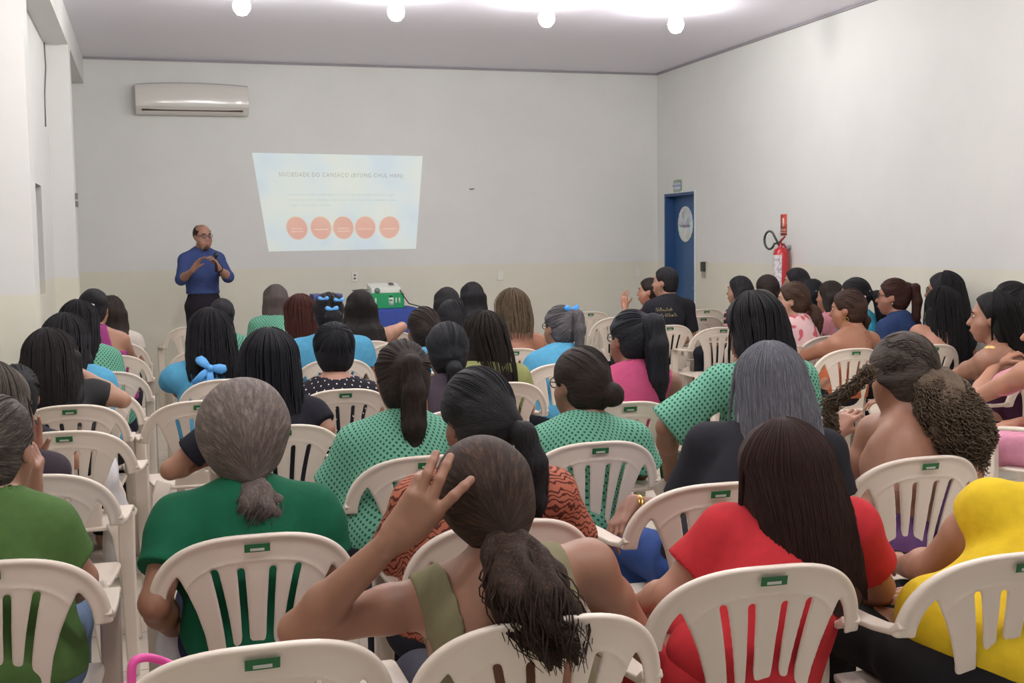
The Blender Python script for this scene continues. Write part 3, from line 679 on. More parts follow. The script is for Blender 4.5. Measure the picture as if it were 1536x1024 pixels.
def person(name=None,px=None,Y=None,zt=1.215,chair_px=None,rz=0,head=(0,0,0),hy=.02,hx=0,label='',group=None,skinc=(168,116,88),
           g=1.,sw=.165,hs=1.04,arms=(None,None),top=None,low=(40,42,50),hair=None,face=False,cell=None,extra=None,shz=-.055,SL=None,SR=None,chairlab=None,neckf=0,beard=None,stand=False,brow=None,tf=1.,seatz=0,chair_rz=None,shy=0,off=(0,0),shorts=None,lowname='trousers'):
    # head-top point in the world
    th=math.radians(rz); Rz=A_([[math.cos(th),-math.sin(th),0],[math.sin(th),math.cos(th),0],[0,0,1]])
    if chair_px is not None:
        c=atz(chair_px[0],chair_px[1],.84); cr=math.radians(rz if chair_rz is None else chair_rz); org=A_([c[0]-math.sin(cr)*.25,c[1]+math.cos(cr)*.25,0]); corg=org.copy(); org=org+A_([off[0],off[1],0])
        top_w=aty(px[0],px[1],org[1]+hy)
    else:
        top_w=aty(px[0],px[1],Y) if Y is not None else atz(px[0],px[1],zt)
        o_=Rz@A_([hx,hy,0]); org=A_([top_w[0]-o_[0],top_w[1]-o_[1],0])
    def loc(w): return Rz.T@(A_(w,float)-org)
    def P_(spec):     # ('px',x,y,Y) or local triple
        if spec is None: return None
        if spec[0]=='px': return loc(aty(spec[1],spec[2],spec[3]))
        return A_(spec,float)
    T=loc(top_w); R=rotm(*head); hcen=T-R@A_([0,-.01,.124])*hs
    dist=org[1]
    if cell is None: cell=.0075 if dist<3.6 else .009 if dist<5.6 else .011 if dist<8.3 else .013
    ALLP.append((label[:30],[round(float(v),2) for v in (*org[:2],T[0],T[1],T[2])]))
    neck=hcen+R@A_([0,-.035,-.085])*hs
    Nb=hcen+A_([0,-.045,-.155])*hs*A_([1,1,1]) +A_([neckf,0,0])
    Nb=Nb+ (R@A_([0,-.02,0])-A_([0,-.02,0]))
    if stand: hip=A_([T[0]*.6,-.02,Nb[2]-.50]); 
    else: hip=A_([0,-.04,.52+seatz])
    tw=Nb-hip; up_t=unit(tw)
    fwd=unit(A_([0,1,0])-up_t*up_t[1]); side=np.cross(fwd,up_t)
    RT=np.stack([side,fwd,up_t],1)
    tx=.0
    def tp(a,b=0,l=0): 
        bulge=-.028*math.sin(math.pi*min(max(a,0),1)); return hip+tw*a+fwd*(b+bulge)+side*l
    Ssh=[P_(SL) if SL is not None else Nb+A_([-sw,-.005+shy,shz]),P_(SR) if SR is not None else Nb+A_([sw,-.005+shy,shz])]
    ga=.5+.5*g
    arm=[]
    for i,sgn in enumerate((-1,1)):
        a=arms[i] or {}
        S=Ssh[i]
        Ee=P_(a.get('E')) if a.get('E') is not None else A_([S[0]+sgn*.055,S[1]-.0,max(S[2]-.27,.67)])
        Wp=P_(a.get('W')) if a.get('W') is not None else (A_([sgn*.09,Ee[1]+.21,.615]))
        hd=P_(a.get('F')) if a.get('F') is not None else Wp+unit(Wp-Ee)*.1+A_([-sgn*.03,.02,0])
        if a.get('F') is not None: hd=hd
        arm.append((S,Ee,Wp,unit(hd-Wp),A_(a.get('n',(0,.2,-1)),float),a))
    torso=lambda e: [E_(tp(.03),(.172*g+e,.135*g+e,.13+e),.05,RT),E_(tp(.34),(.142*g+e,.108*g+e,.16+e),.07,RT),E_(tp(.64),(.150*ga*tf+e,.105*ga+e,.15+e),.07,RT),
        E_(tp(.84),((.125+.1*(sw-.165))*ga+e,.080*ga+e,.095+e),.06,RT)]+[C_(Nb+A_([s_*.02,-.01,.01]),Ssh[(s_+1)//2],.050+e,.050*ga+e,.06) for s_ in(-1,1)]+[C_(tp(.66,.055,s_*.07),tp(.6,.075,s_*.075),.06*ga+e,.05*ga+e,.05) for s_ in(-1,1)]
    adds=torso(0)
    adds+=[C_(Nb+A_([0,0,-.02]),neck,.056*hs,.050*hs,.03)]
    hp=lambda v: hcen+R@(A_(v,float)*hs)
    adds+=[E_(hp((0,-.012,.028)),A_([.074,.094,.086])*hs,.02,R),E_(hp((0,.022,-.035)),A_([.060,.068,.082])*hs,.03,R),C_(hp((-.018,.05,-.098)),hp((.018,.05,-.098)),.024*hs,.024*hs,.03),
           C_(hp((0,.084,.005)),hp((0,.104,-.030)),.008*hs,.013*hs,.014),E_(hp((0,.082,-.066)),A_([.024,.014,.013])*hs,.01,R),
           C_(hp((-.03,.074,.024)),hp((.03,.074,.024)),.014*hs,.014*hs,.02)]
    for s_ in(-1,1):
        adds.append(E_(hp((s_*.077,-.004,-.010)),A_([.009,.020,.032])*hs,.012,R)); adds.append(C_(hp((s_*.040,.045,-.035)),hp((s_*.030,.055,-.06)),.030*hs,.026*hs,.03))
    subs=[E_(hp((s_*.031,.098,.008)),A_([.016,.018,.012])*hs,.012,R) for s_ in(-1,1)]
    # limbs
    handp=[]
    for i,(S,Ee,Wp,hd,nn,a) in enumerate(arm):
        sg=-1 if i==0 else 1; m1=S*.6+Ee*.4
        adds+=[C_(S,m1,.050*ga,.047*ga*g**.3,.05),C_(m1,Ee,.047*ga*g**.3,.036*ga,.02),C_(Ee,Ee*.7+Wp*.3,.037*ga,.040*ga,.02),C_(Ee*.7+Wp*.3,Wp,.040*ga,.0245*ga,.02)]
        if not a.get('nohand'):
            hpms=hand_prims(Wp+hd*.004,hd,nn,sg*a.get('flip',1),a.get('curl',.35),a.get('spread',.10),a.get('hs',1.),a.get('thumb',.6),a.get('curls'),a.get('spreads'),a.get('fr',1.),a.get('tn',.25))
            hpms=[C_(Wp-unit(Wp-Ee)*.03,Wp,.0262*ga,.024*ga,.01)]+hpms
            handp.append((hpms,a.get('hcell',max(.0036,cell*.55))))
    knee=[]
    for s_ in(-1,1):
        if stand:
            k_=A_([hip[0]+s_*.10,.02,hip[2]*.52]); f_=A_([hip[0]+s_*.11,-.02,.07]); hq=hip+A_([s_*.085,0,-.02])
            adds+=[C_(hq,k_,.085,.058,.04),C_(k_,f_,.055,.038,.02),C_(f_+A_([0,0,-.03]),f_+A_([0,.15,-.04]),.036,.028,.02)]; ft=f_
        else:
            hq=hip+A_([s_*.085,.02,-.0]); k_=A_([s_*.115,.40,.50+seatz]); f_=A_([s_*.12,.42,.085])
            adds+=[C_(hq,k_,.082*ga,.058*ga,.04),C_(k_,f_,.055*ga,.036,.02),C_(f_+A_([0,0,-.03]),f_+A_([0,.14,-.045]),.036,.028,.02)]; ft=f_
        knee.append((hq,k_,ft))
    V,Q=sdf(adds,cell,subs); V=relax(V,Q,1,.5); Vs=[V];Qs=[Q];o_=len(V)
    for hpms,hc_ in handp:
        v,q=sdf(hpms,hc_); v=relax(v,q,1,.35); Vs.append(v); Qs.append(q+o_); o_+=len(v)
    me=tomesh('person',np.concatenate(Vs),np.concatenate(Qs)); root=link('person',me,skin(skinc)); root.location=org; root.rotation_euler=(0,0,th)
    tag(root,label,'person',group)
    # garments
    info=dict(root=root,hcen=hcen,R=R,hp=hp,Nb=Nb,arm=arm,tp=tp,T=T,hip=hip,loc=loc,P_=P_,S=Ssh,side=side,fwd=fwd,RT=RT,cell=cell,hs=hs,org=org,Rz=Rz,knee=knee)
    def garment(name,gd):
        e=gd.get('e',.010); A1=torso(e); A1=[p for p in A1]
        A1.append(C_(Nb+A_([0,0,-.03]),Nb+A_([0,0,.0]),.06+e,.055+e,.03))
        sl=gd.get('sl',.5); kind=gd.get('kind','tee')
        if kind in('tee','puff','long'):
            for i,(S,Ee,Wp,hd,nn,a) in enumerate(arm):
                if kind=='long':
                    end=Ee+(Wp-Ee)*gd.get('ll',.6); dr_=unit(Wp-Ee)
                    A1+=[C_(S,Ee,.058*ga+e*.6,.046*ga+e*.6,.04),C_(Ee,end,.047*ga+e*.6,.040*ga+e*.6,.02,(end-dr_*.03,dr_))]
                else:
                    dr_=unit(Ee-S); end=S+(Ee-S)*sl; fr_=gd.get('flare',.012)
                    A1.append(C_(S,end+dr_*.05,.057*ga*g**.2+e*.5,(.051*ga*g**.3+fr_+e*.5),.05,(end,dr_)))
                    if kind=='puff': A1.append(E_(S+dr_*.055+A_([0,0,.012]),(.070,.070,.062),.035))
        if kind=='tank':
            for i,(S,Ee,Wp,hd,nn,a) in enumerate(arm): A1+=[C_(S,S*.6+Ee*.4,.050*ga+e,.047*ga*g**.3+e,.05)]
        nl=gd.get('nl',.07); nd=gd.get('nd',.05)
        sb=[E_(Nb+A_([0,.012,.045]),(nl,nl,nd),.006)]
        if gd.get('collar'): A1.append(C_(Nb+A_([0,.0,.0]),Nb+A_([0,.01,.035]),.064,.060,.01)); sb=[E_(Nb+A_([0,.02,.08]),(.058,.058,.05),.004)]
        hem=gd.get('hem',.50 if not stand else hip[2]-.03)
        if kind=='dress' or gd.get('dress'):
            pass
        zb_=gd.get('bands'); zarm=gd.get('zarm')
        if zb_ is not None:
            # strap bands keep only |x-xc|<hw above the chest line (in body frame)
            cA=tp(gd.get('af',.62)); 
            def region(X,Y,Z):
                lx=(X-cA[0])*side[0]+(Y-cA[1])*side[1]+(Z-cA[2])*side[2]; lz=(X-cA[0])*up_t[0]+(Y-cA[1])*up_t[1]+(Z-cA[2])*up_t[2]
                b_=np.maximum(lz,np.abs(lx)-.168*ga)
                for xc,hw_ in zb_: b_=np.minimum(b_,np.abs(lx-xc)-hw_)
                return np.maximum(b_,hem-Z)
        else:
            def region(X,Y,Z): return (hem-Z)+0*X+0*Y
        w1=wob(sum(map(ord,label))%9999,(26,26,15),7); am=gd.get('wr',.0035); w2=wob(sum(map(ord,label))*7%997,(60,60,34),7)
        gc=cell*gd.get('cf',.9)
        V,Q=sdf(A1,gc,sb,region,lambda X,Y,Z: am*w1(X,Y,Z)+am*.5*w2(X,Y,Z)); V=relax(V,Q,1,.5)
        return link(name,tomesh(name,V,Q,attr={'weave':weave(V)}),gd['m'],root)
    if top: 
        info['top']=garment(top.get('name','blouse'),top)
    if low is not None:
        m=low if not isinstance(low,tuple) else cloth(low)
        A1=[E_(hip+A_([0,0,-.005]),(.178*g,.142*g,.115),.04)]
        for hq,k_,f_ in knee:
            if shorts: A1.append(C_(hq,hq+(k_-hq)*1.2,.094*ga,.078*ga,.04,(hq+(k_-hq)*shorts,unit(k_-hq)))); continue
            A1+=[C_(hq,k_,.092*ga,.068*ga,.04),C_(k_,f_,.066*ga,.05,.03,(f_+A_([0,0,.0]),A_([0,0,-1.])) )]
        if stand: A1.append(E_(hip+A_([0,0,.09]),(.150*g,.112*g,.11),.05))
        lc=hip[2]+(.07 if not stand else .12)
        V,Q=sdf(A1,max(cell,.010),(),lambda X,Y,Z: (Z-lc)+0*X+0*Y,(lambda w: (lambda X,Y,Z: .004*w(X,Y,Z)))(wob(5,(22,22,22),6))); V=relax(V,Q,1,.5)
        link(lowname,tomesh(lowname,V,Q,attr={'weave':weave(V)}),m,root)
    if face:
        mw=plain((176,164,154),.3,'eye_white'); md=plain((30,22,18),.2,'iris')
        for s_ in(-1,1):
            e_=MB().ell(hp((s_*.031,.0765,.008)),A_([.0115,.0105,.0075])*hs,12).build('eye',mw,root)
            MB().ell(hp((s_*.031,.0842,.008)),A_([.0064,.004,.0060])*hs,10).build('iris',md,e_)
            MB().tube([hp((s_*.016,.090,.026)),hp((s_*.033,.089,.031)),hp((s_*.050,.078,.025))],[.003,.0038,.002],6).build('eyebrow',plain((34,26,22),.7,'brow_hair'),root)
        MB().ell(hp((0,.0935,-.066)),A_([.020,.006,.0075])*hs,12,R).build('lips',plain(tuple(int(c*.8) if i else int(c*.92) for i,c in enumerate(skinc)),.4,'lips'),root)
    if hair: make_hair(info,hair)
    if extra: extra(info)
    if chair_px is not None: 
        chair(corg[0],corg[1],rz if chair_rz is None else chair_rz,chairlab or ('white plastic armchair under '+label))
    elif chairlab: chair(org[0],org[1],rz if chair_rz is None else chair_rz,chairlab)
    return info
def make_hair(I,H):
    hp,R,hs,root,hcen=I['hp'],I['R'],I['hs'],I['root'],I['hcen']; cell=I['cell']*.85
    t=H.get('t',.014); st=H['st']; cols=H.get('c',BLACK); mat=hairmat(*cols,fine=H.get('fine',1.))
    vs=A_([1,1,1])
    cap=[E_(hp((0,-.013,.030)),A_([.074+t,.094+t,.086+t])*hs,.02,R)]
    if H.get('vol'): cap.append(E_(hp((0,-.03,.02)),A_([.085+t,.085+t,.085+t])*hs*H['vol'],.03,R))
    nape=[E_(hp((0,-.045,-.035)),A_([.066+t*.7,.055+t*.6,.075])*hs,.03,R)]
    adds=cap+(nape if st!='bald' else [])
    n=R@unit((0,1,-.52)); q=hp((0,H.get('front',.040),.0)); tail=[]; tiept=None
    fr=[]
    subs=[E_(hp((s_*.088,.020,-.030)),A_([.026,.034,.040])*hs,.012,R) for s_ in(-1,1)] if st in('pony','bun','updo','short','bald') and not H.get('cover') else []
    seg=[]
    if st in('long','bob','curly'):
        L=H.get('L',.35); w=H.get('w',.085); we=H.get('we',w); fl=H.get('fy',0.); yb=H.get('yb',-.085); back=I['tp'](.8)[1]-.095*1.0
        hx_=H.get('dx',0)
        ns=7
        for i in range(ns):
            f=-1+2*i/(ns-1)
            p0=hp((f*w*.92,-.02+yb*math.sqrt(max(0,1-.75*f*f))*.8,.015-.02*abs(f)))
            p1=hcen+A_([f*w*1.02,0,-.10*hs])+ (R@A_([0,yb*math.sqrt(max(0,1-.7*f*f)),0]))*hs
            pe_=hcen+A_([f*we+hx_,0,-L]); yt=min(p1[1],back+.02*(abs(f)>.8)) if L>.2 else p1[1]
            p2=A_([p1[0]*.5+pe_[0]*.5,yt*.6+p1[1]*.4,(p1[2]*.55+pe_[2]*.45)]); pe_=A_([pe_[0],yt-.002+fl+.010*f*f,pe_[2]+H.get('ue',.02)*f*f])
            r0=.034*hs*H.get('rk',1)
            adds+=[C_(p0,p1,r0,r0*.95,.03),C_(p1,p2,r0*.95,r0*.85,.03),C_(p2,pe_,r0*.85,r0*H.get('te',.5),.04)]
        if H.get('side',True):
            for s_ in(-1,1):
                q0=hp((s_*.066,.0,.05)); q1=hp((s_*.074,-.005,-.06)); q2=hcen+A_([s_*(w*.9),-.035,-min(L,.2)])
                adds.append(C_(q0,q1,.027*hs,.027*hs,.04)); adds.append(C_(q1,q2,.027*hs,.022*hs,.03))
    if st in('pony','bun'):
        tiept=hp(H.get('tie',(0,-.112,.01)))
        adds.append(C_(hp((0,-.07,.0)),tiept,.05*hs,.026*hs,.05))
    tl_=H.get('tail')
    if st=='bun':
        b_=H.get('bun',.042); adds.append(E_(tiept+R@A_([0,-b_*.55,0]),(b_*1.05,b_*.85,b_),.006,R))
    if st=='updo':
        adds.append(E_(hp(H.get('tie',(0,-.085,.03))),A_(H.get('us',(.07,.055,.075)))*hs,.02,R))
    if tl_:
        pts=[tiept]+[tiept+A_(p[:3],float) for p in tl_]; rad=[H.get('tr',.018)]+[p[3] for p in tl_]
        nc=H.get('clumps')
        if nc:
            rc=np.random.RandomState(H.get('cs',4))
            for c_ in range(nc):
                a=c_*2.4; rr=(.25+.55*((c_%3)/2)); ph=rc.uniform(0,6.28); e=rc.uniform(.72,1.0); am_=H.get('cwave',.012)*rc.uniform(.6,1.4); m_=11; P=[]; Rr=[]
                for j in range(m_):
                    s_=j/(m_-1)*(len(pts)-1)*e*.999; i0=int(s_); f=s_-i0; c=pts[i0]*(1-f)+pts[i0+1]*f; r0=rad[i0]*(1-f)+rad[i0+1]*f
                    P.append(c+A_([math.cos(a),math.sin(a)*.75,0])*r0*rr+A_([math.sin(ph+j*1.15),.6*math.cos(ph+j*.9),0])*am_*min(1,j/3))
                    Rr.append(max(.006,r0*H.get('cr',.42)*(1-.55*max(0,(j/(m_-1)-.5)*2)**1.5)))
                for j in range(m_-1): tail.append(C_(P[j],P[j+1],Rr[j],Rr[j+1],.010))
        else:
            for i in range(len(pts)-1): tail.append(C_(pts[i],pts[i+1],rad[i],rad[i+1],.02)); 
    mat2=hairmat(*H['c2'],fine=H.get('fine',1.)) if H.get('c2') else mat
    def region(X,Y,Z):
        lx=(X-hcen[0])*R[0,0]+(Y-hcen[1])*R[1,0]+(Z-hcen[2])*R[2,0]; ly=(X-hcen[0])*R[0,1]+(Y-hcen[1])*R[1,1]+(Z-hcen[2])*R[2,1]; lz=(X-hcen[0])*R[0,2]+(Y-hcen[1])*R[1,2]+(Z-hcen[2])*R[2,2]
        return np.maximum(ly*.887-lz*.461-H.get('front',.036)*hs, -1 if st in('long','curly') else H.get('low',-.10 if st!='bob' else -.4)*hs-lz)
    if st=='bald':
        subs.append(E_(hp((0,.02,.09)),(.075,.085,.06),.01,R))
    am=H.get('am',.0035 if st!='curly' else .011); 
    def flowat(V):
        L_=(V-hcen)@R; x,y,z=L_[:,0],L_[:,1],L_[:,2]
        if st in('long','bob','curly','short','bald'):
            rr=np.sqrt(x*x+(y+.01)**2)+1e-4; a=np.arctan2(x,-(y+.01))
            kf=H.get('kf',1.)
            fl=np.stack([x/rr*1.6*kf+x*6*kf,y/rr*1.6*kf,z*(.35 if st!='curly' else 14)],1)
        else:
            d=V-tiept if tiept is not None else V-hp((0,-.1,.02)); d=d@R; rr=np.sqrt((d**2).sum(1))+1e-4
            ang=np.arctan2(d[:,0],d[:,2]); fl=np.stack([np.cos(ang)*1.5,np.sin(ang)*1.5,rr*3.],1)
        return fl
    def mesh(adds_,subs_,reg,name,am_,tailflow=False,parent=root,mat=mat):
        V,Q=sdf(adds_,cell,subs_,reg); V=relax(V,Q,1,.5); nn=normals(V,Q)
        fl=flowat(V) if not tailflow else np.stack([V[:,0]*20,V[:,1]*20,V[:,2]*(1.5 if not H.get('wavy') else 7)],1)
        V=V+nn*(am_*wnoise(3,fl,5.,2))[:,None]
        return link(name,tomesh(name,V,Q,attr={'flow':fl}),mat,parent)
    ho=mesh(adds,subs,region,'hair',am)
    if tail:
        to=mesh(tail,(),None,'ponytail',am*1.3,True,ho,mat2)
    # real locks for the heads near the camera
    near=I['org'][1]
    nl=H.get('locks',(0 if near>8.5 else 110))
    if nl:
        mb=MB(); nl=int(nl*(2.2 if near<6 else 1.3)); rs=np.random.RandomState(H.get('seed',5)); r_=H.get('lr',.0045)*(.42 if near<4 else .55)
        # strands lying over the scalp
        td=unit(R.T@((tiept if tiept is not None else hp((0,-.09,.10)))-hp((0,-.013,.03))))
        ax=A_([.074+t,.094+t,.086+t])*hs
        if st in('pony','bun','updo','short'):
            e1=unit(np.cross(td,A_([1.,0,.1]))); e2=np.cross(td,e1)
            for _ in range(int((150 if near<4 else 80))):
                az=rs.uniform(0,6.283); th0=rs.uniform(1.2,2.5) if st!='short' else rs.uniform(1.3,1.9); P=[]; off=rs.uniform(.0,.0035); wv=H.get('capwave',0)*rs.uniform(.4,1.4); ph=rs.uniform(0,6)
                for j in range(14):
                    a_=th0*(1-j/13*(.92 if st!='short' else .98)); d_=td*math.cos(a_)+(e1*math.cos(az+wv*math.sin(j*1.3+ph))+e2*math.sin(az+wv*math.sin(j*1.3+ph)))*math.sin(a_)
                    q_=d_*ax/np.linalg.norm(d_)*1.0; 
                    rr_=1/math.sqrt(((d_/ax)**2).sum()); q_=d_*(rr_+off-.001)
                    if q_[1]*.887-(q_[2]+.03)*.461>H.get('front',.036)*hs-.006 or q_[2]<-.055*hs: 
                        if P: break
                        continue
                    P.append(hp((0,-.013,.03))+R@q_)
                if len(P)>3: mb.tube(P,[r_*(.5+.5*min(1,j/3)) for j in range(len(P))],4,flow=(rs.uniform(-3,3),rs.uniform(-3,3)))
        if tl_:
            pts=[tiept]+[tiept+A_(p[:3],float) for p in tl_]; rad=[H.get('tr',.018)]+[p[3] for p in tl_]
            for _ in range(nl):
                a=rs.uniform(0,6.28); rr=rs.uniform(.55,1.12); ph=rs.uniform(0,6.28); wv=H.get('wave',.006)*rs.uniform(.4,1.5); e=rs.uniform(.6,1.); P=[];m_=14; ex=H.get('ragged',.05)*rs.uniform(-.4,1)
                for j in range(m_):
                    s_=j/(m_-1)*(len(pts)-1)*e; i0=min(int(s_),len(pts)-2); f=s_-i0
                    c=pts[i0]*(1-f)+pts[i0+1]*f; r0=rad[i0]*(1-f)+rad[i0+1]*f
                    P.append(c+A_([math.cos(a),math.sin(a)*.8,0])*r0*rr+A_([math.sin(ph+j*.9),math.cos(ph+j*.8),0])*wv*j/m_+A_([math.cos(a)*.15,-.05,-1])*ex*max(0,j/m_-.6)*1.5)
                mb.tube(P,[r_*(1.1-.8*(j/(m_-1))**2)*rs.uniform(.85,1.15) for j in range(m_)],5,flow=(rs.uniform(-3,3),rs.uniform(-3,3)))
        elif st in('long','bob'):
            L=H.get('L',.35); w=H.get('w',.085); we=H.get('we',w); back=I['tp'](.8)[1]-.095
            for _ in range(nl):
                a=rs.uniform(-1.65,1.65); e=rs.uniform(.9,1.04); P=[]; 
                off=t+.004+rs.uniform(0,.006)
                part=H.get('part',.0)
                for ph in np.linspace(.12,1.5,8):
                    P.append(hp(((.074+off+.014*math.sin(ph)**2)*math.sin(ph)*math.sin(a)+part*math.cos(ph),-.013-(.094+off+.012*math.sin(ph)**2)*math.sin(ph)*math.cos(a),.030+(.086+off)*math.cos(ph))))
                pe_=hcen+A_([we*math.sin(a)*1.08+H.get('dx',0),min(P[-1][1]-hcen[1],back-hcen[1])*1.0-.030*math.cos(a) if math.cos(a)>0 else -.02,-L*e]); p0=P[-1]
                for f in np.linspace(.15,1,9): 
                    ff=f; P.append(A_([p0[0]*(1-ff)+pe_[0]*ff,p0[1]*(1-ff**.8)+pe_[1]*ff**.8,p0[2]*(1-ff)+pe_[2]*ff])+A_([math.sin(a)*.012*math.sin(f*3.1),-.012*math.sin(f*3.1)*math.cos(a),0])+A_([rs.normal()*.0015,0,0]))
                m_=len(P); mb.tube(P,[r_*(.6+.4*min(1,j/4))*(1 if j<m_-4 else (m_-j)/5+.15) for j in range(m_)],5,flow=(math.sin(a)*4,math.cos(a)*4))
        if mb.v: mb.build('hair_strands',mat,ho)
    if H.get('ringlets'):
        mb=MB(); rs=np.random.RandomState(21); pts=[tiept]+[tiept+A_(p_[:3],float) for p_ in tl_]; rad=[H.get('tr',.018)]+[p_[3] for p_ in tl_]
        for _ in range(H['ringlets']):
            s0=rs.uniform(-.15,len(pts)-1.35); a=rs.uniform(0,6.283); rr=rs.uniform(.98,1.28); cr=rs.uniform(.004,.009); tu=rs.uniform(3,6); ph=rs.uniform(0,6.28); P=[]; m_=20; ln=rs.uniform(.7,1.4)
            for j in range(m_):
                s_=min(max(s0+j/(m_-1)*ln,0),len(pts)-1.001); i0=int(s_); f=s_-i0; c=pts[i0]*(1-f)+pts[i0+1]*f; r0=rad[i0]*(1-f)+rad[i0+1]*f
                an=ph+j/(m_-1)*tu*6.283; o=A_([math.cos(a)*r0*rr,math.sin(a)*r0*rr*.9,0])
                P.append(c+o+A_([math.cos(an)*cr,math.sin(an)*cr,math.sin(an+1)*cr*.6])+A_([0,0,min(0,s0)*.03-max(0,(s0+j/(m_-1)*ln)-(len(pts)-1))*.07]))
            mb.tube(P,[.0022*(1-.5*(j/(m_-1))**3) for j in range(m_)],4,flow=(rs.uniform(-3,3),rs.uniform(-3,3)))
        mb.build('ringlets',mat2,ho)
    if H.get('curls'):
        mb=MB(); rs=np.random.RandomState(9); 
        for (c0,c1,spread,n_,rl) in H['curls']:
            c0=I['P_'](c0); c1=I['P_'](c1)
            for _ in range(n_):
                o0=rs.normal(size=3)*spread*.45; o1=rs.normal(size=3)*spread*A_([1,.7,.6]); m_=22; ph=rs.uniform(0,6.28); cr=rs.uniform(.005,.010); P=[]
                tu=rs.uniform(4,6.5)
                for j in range(m_):
                    f=j/(m_-1); c=(c0+o0)*(1-f)+(c1+o1)*f+A_([0,-.015*math.sin(f*3.14),0]); an=ph+f*tu*6.28
                    P.append(c+A_([math.cos(an)*cr,math.sin(an)*cr,math.sin(an*.5)*cr*.5]))
                mb.tube(P,[rl*(1-.6*(j/(m_-1))**3) for j in range(m_)],4,flow=(rs.uniform(-3,3),rs.uniform(-3,3)))
        mb.build('curls',mat2,ho)
    if H.get('band'):
        c,s_,colr=H['band'][:3]; kind=H['band'][3] if len(H['band'])>3 else 'ring'
        b=plain(colr,.5,'hair_accessory'); ctr=tiept if c is None else hp(c)
        if kind=='ring':
            d=unit((A_(pts[1])-tiept) if tl_ else R@A_([0,-1,0])); u_=unit(np.cross(d,A_([0,0,1.]) if abs(d[2])<.9 else A_([1.,0,0]))); v_=np.cross(d,u_)
            MB().tube([ctr+(u_*math.cos(a)+v_*math.sin(a))*s_ for a in np.linspace(0,6.29,16)],s_*.42,8).build('hair_tie',b,ho)
        elif kind=='bow': add_bow(ho,ctr,R,s_,b)
        elif kind=='clip':
            MB().tube([ctr+R@A_([-s_,-.004,.004]),ctr+R@A_([0,-.010,0]),ctr+R@A_([s_,-.004,-.004])],[.006,.008,.006],8).build('hair_clip',b,ho)
        elif kind=='flower':
            m2=MB()
            for k_ in range(6): m2.ell(ctr+R@A_([0,math.cos(k_)*s_*.6,math.sin(k_)*s_*.6]),(s_*.5,s_*.5,s_*.5),8)
            m2.build('hair_flower',b,ho)
        elif kind=='arc':
            MB().tube([hp((x,c[1]+.0,c[2]+.03-abs(x)*.3)) for x in np.linspace(-s_,s_,9)],.004,6).build('hair_pin',b,ho)
    return ho
GD=dotted((108,168,142),(32,80,70),.0245,.013,.0046,.735,'green_dotted_fabric')
GD2=dotted((108,168,142),(32,80,70),.028,.015,.0054,.74,'green_dotted_fabric')
POLKA=dotted((26,24,32),(220,215,220),.055,.03,.0045,None,'white_dotted_black_fabric')
SKY=cloth((84,154,188)); BLK=cloth((38,38,44)); LBOW=plain((96,168,232),.5,'blue_ribbon')
DSK=(134,96,78); MSK=(158,114,92); LSK=(176,134,112); DK2=(112,78,64)
frame=plain((20,20,24),.3,'black_spectacle_frame'); silver=plain((190,185,175),.2,'silver',metal=1.); gold=plain((205,165,85),.25,'gold',metal=1.)
def specs(I): add_glasses(I['root'],I['hcen'],I['R'],frame,I['hs'])
def ring_at(I,c,n,r,w,m,name,parent=None):
    n=unit(n); u_=unit(np.cross(n,A_([0,0,1.]) if abs(n[2])<.9 else A_([1.,0,0]))); v_=np.cross(n,u_)
    return MB().tube([c+(u_*math.cos(a)+v_*math.sin(a))*r for a in np.linspace(0,2*math.pi,25)],w,8).build(name,m,I['root'])
def earring(I,s_,m,sz=.009):
    MB().ell(I['hp']((s_*.084,-.004,-.045)),(sz*.7,sz,sz),8).build('earring',m,I['root'])
PX=lambda x,y,Y:('px',x,y,Y)
# ---- row 1
def x1(I):
    W_,hd=I['arm'][0][2],I['arm'][0][3]; nn=I['arm'][0][4]; 
    t=np.cross(hd,unit(nn-hd*np.dot(nn,hd)))*-1
    ring_at(I,W_+hd*.104+t*-.0105,hd,.0100,.0016,gold,'wedding_ring')
person(px=(700,664),chair_px=(830,926),hy=.04,head=(-10,16,-18),hs=1.0,label='woman in olive strap top holding her head, with a wavy dark brown ponytail',skinc=(148,106,84),
  SL=PX(672,893,2.36),SR=PX(882,850,2.40),g=1.05,cell=.0065,
  arms=(dict(E=PX(447,945,2.42),W=PX(590,808,2.25),F=PX(642,746,2.225),n=(.42,.9,-.05),spreads=[.10,-.36,-.46,-.4],curls=[.25,.30,.34,.95],thumb=.1,tn=1.6,fr=1.16,hcell=.003,hs=1.08),dict(E=PX(965,965,2.50))),
  top=dict(kind='tank',m=cloth((122,116,88)),bands=[(-.125,.030),(.135,.032)],af=.30,name='strap_top',e=.007,wr=.001),low=(60,60,70),
  hair=dict(st='pony',c=((28,20,16),(84,60,46),(136,100,74)),tie=(.0,-.098,-.075),t=.016,vol=.98,tail=[(.005,-.040,-.03,.050),(.018,-.085,-.09,.078),(.045,-.12,-.16,.072),(.075,-.145,-.23,.045)],tr=.03,clumps=22,cwave=.014,cr=.34,locks=200,wave=.022,ragged=.02,lr=.0060,wavy=1,am=.003,cover=1),extra=x1,chairlab='white plastic armchair in the front row under the woman holding her head')
def x2(I):
    MB().tube([I['hp']((x,-.03+.02*x*10,.125-abs(x)*.5)) for x in np.linspace(-.03,.035,6)],.004,6).build('hair_clip',silver,I['root'])
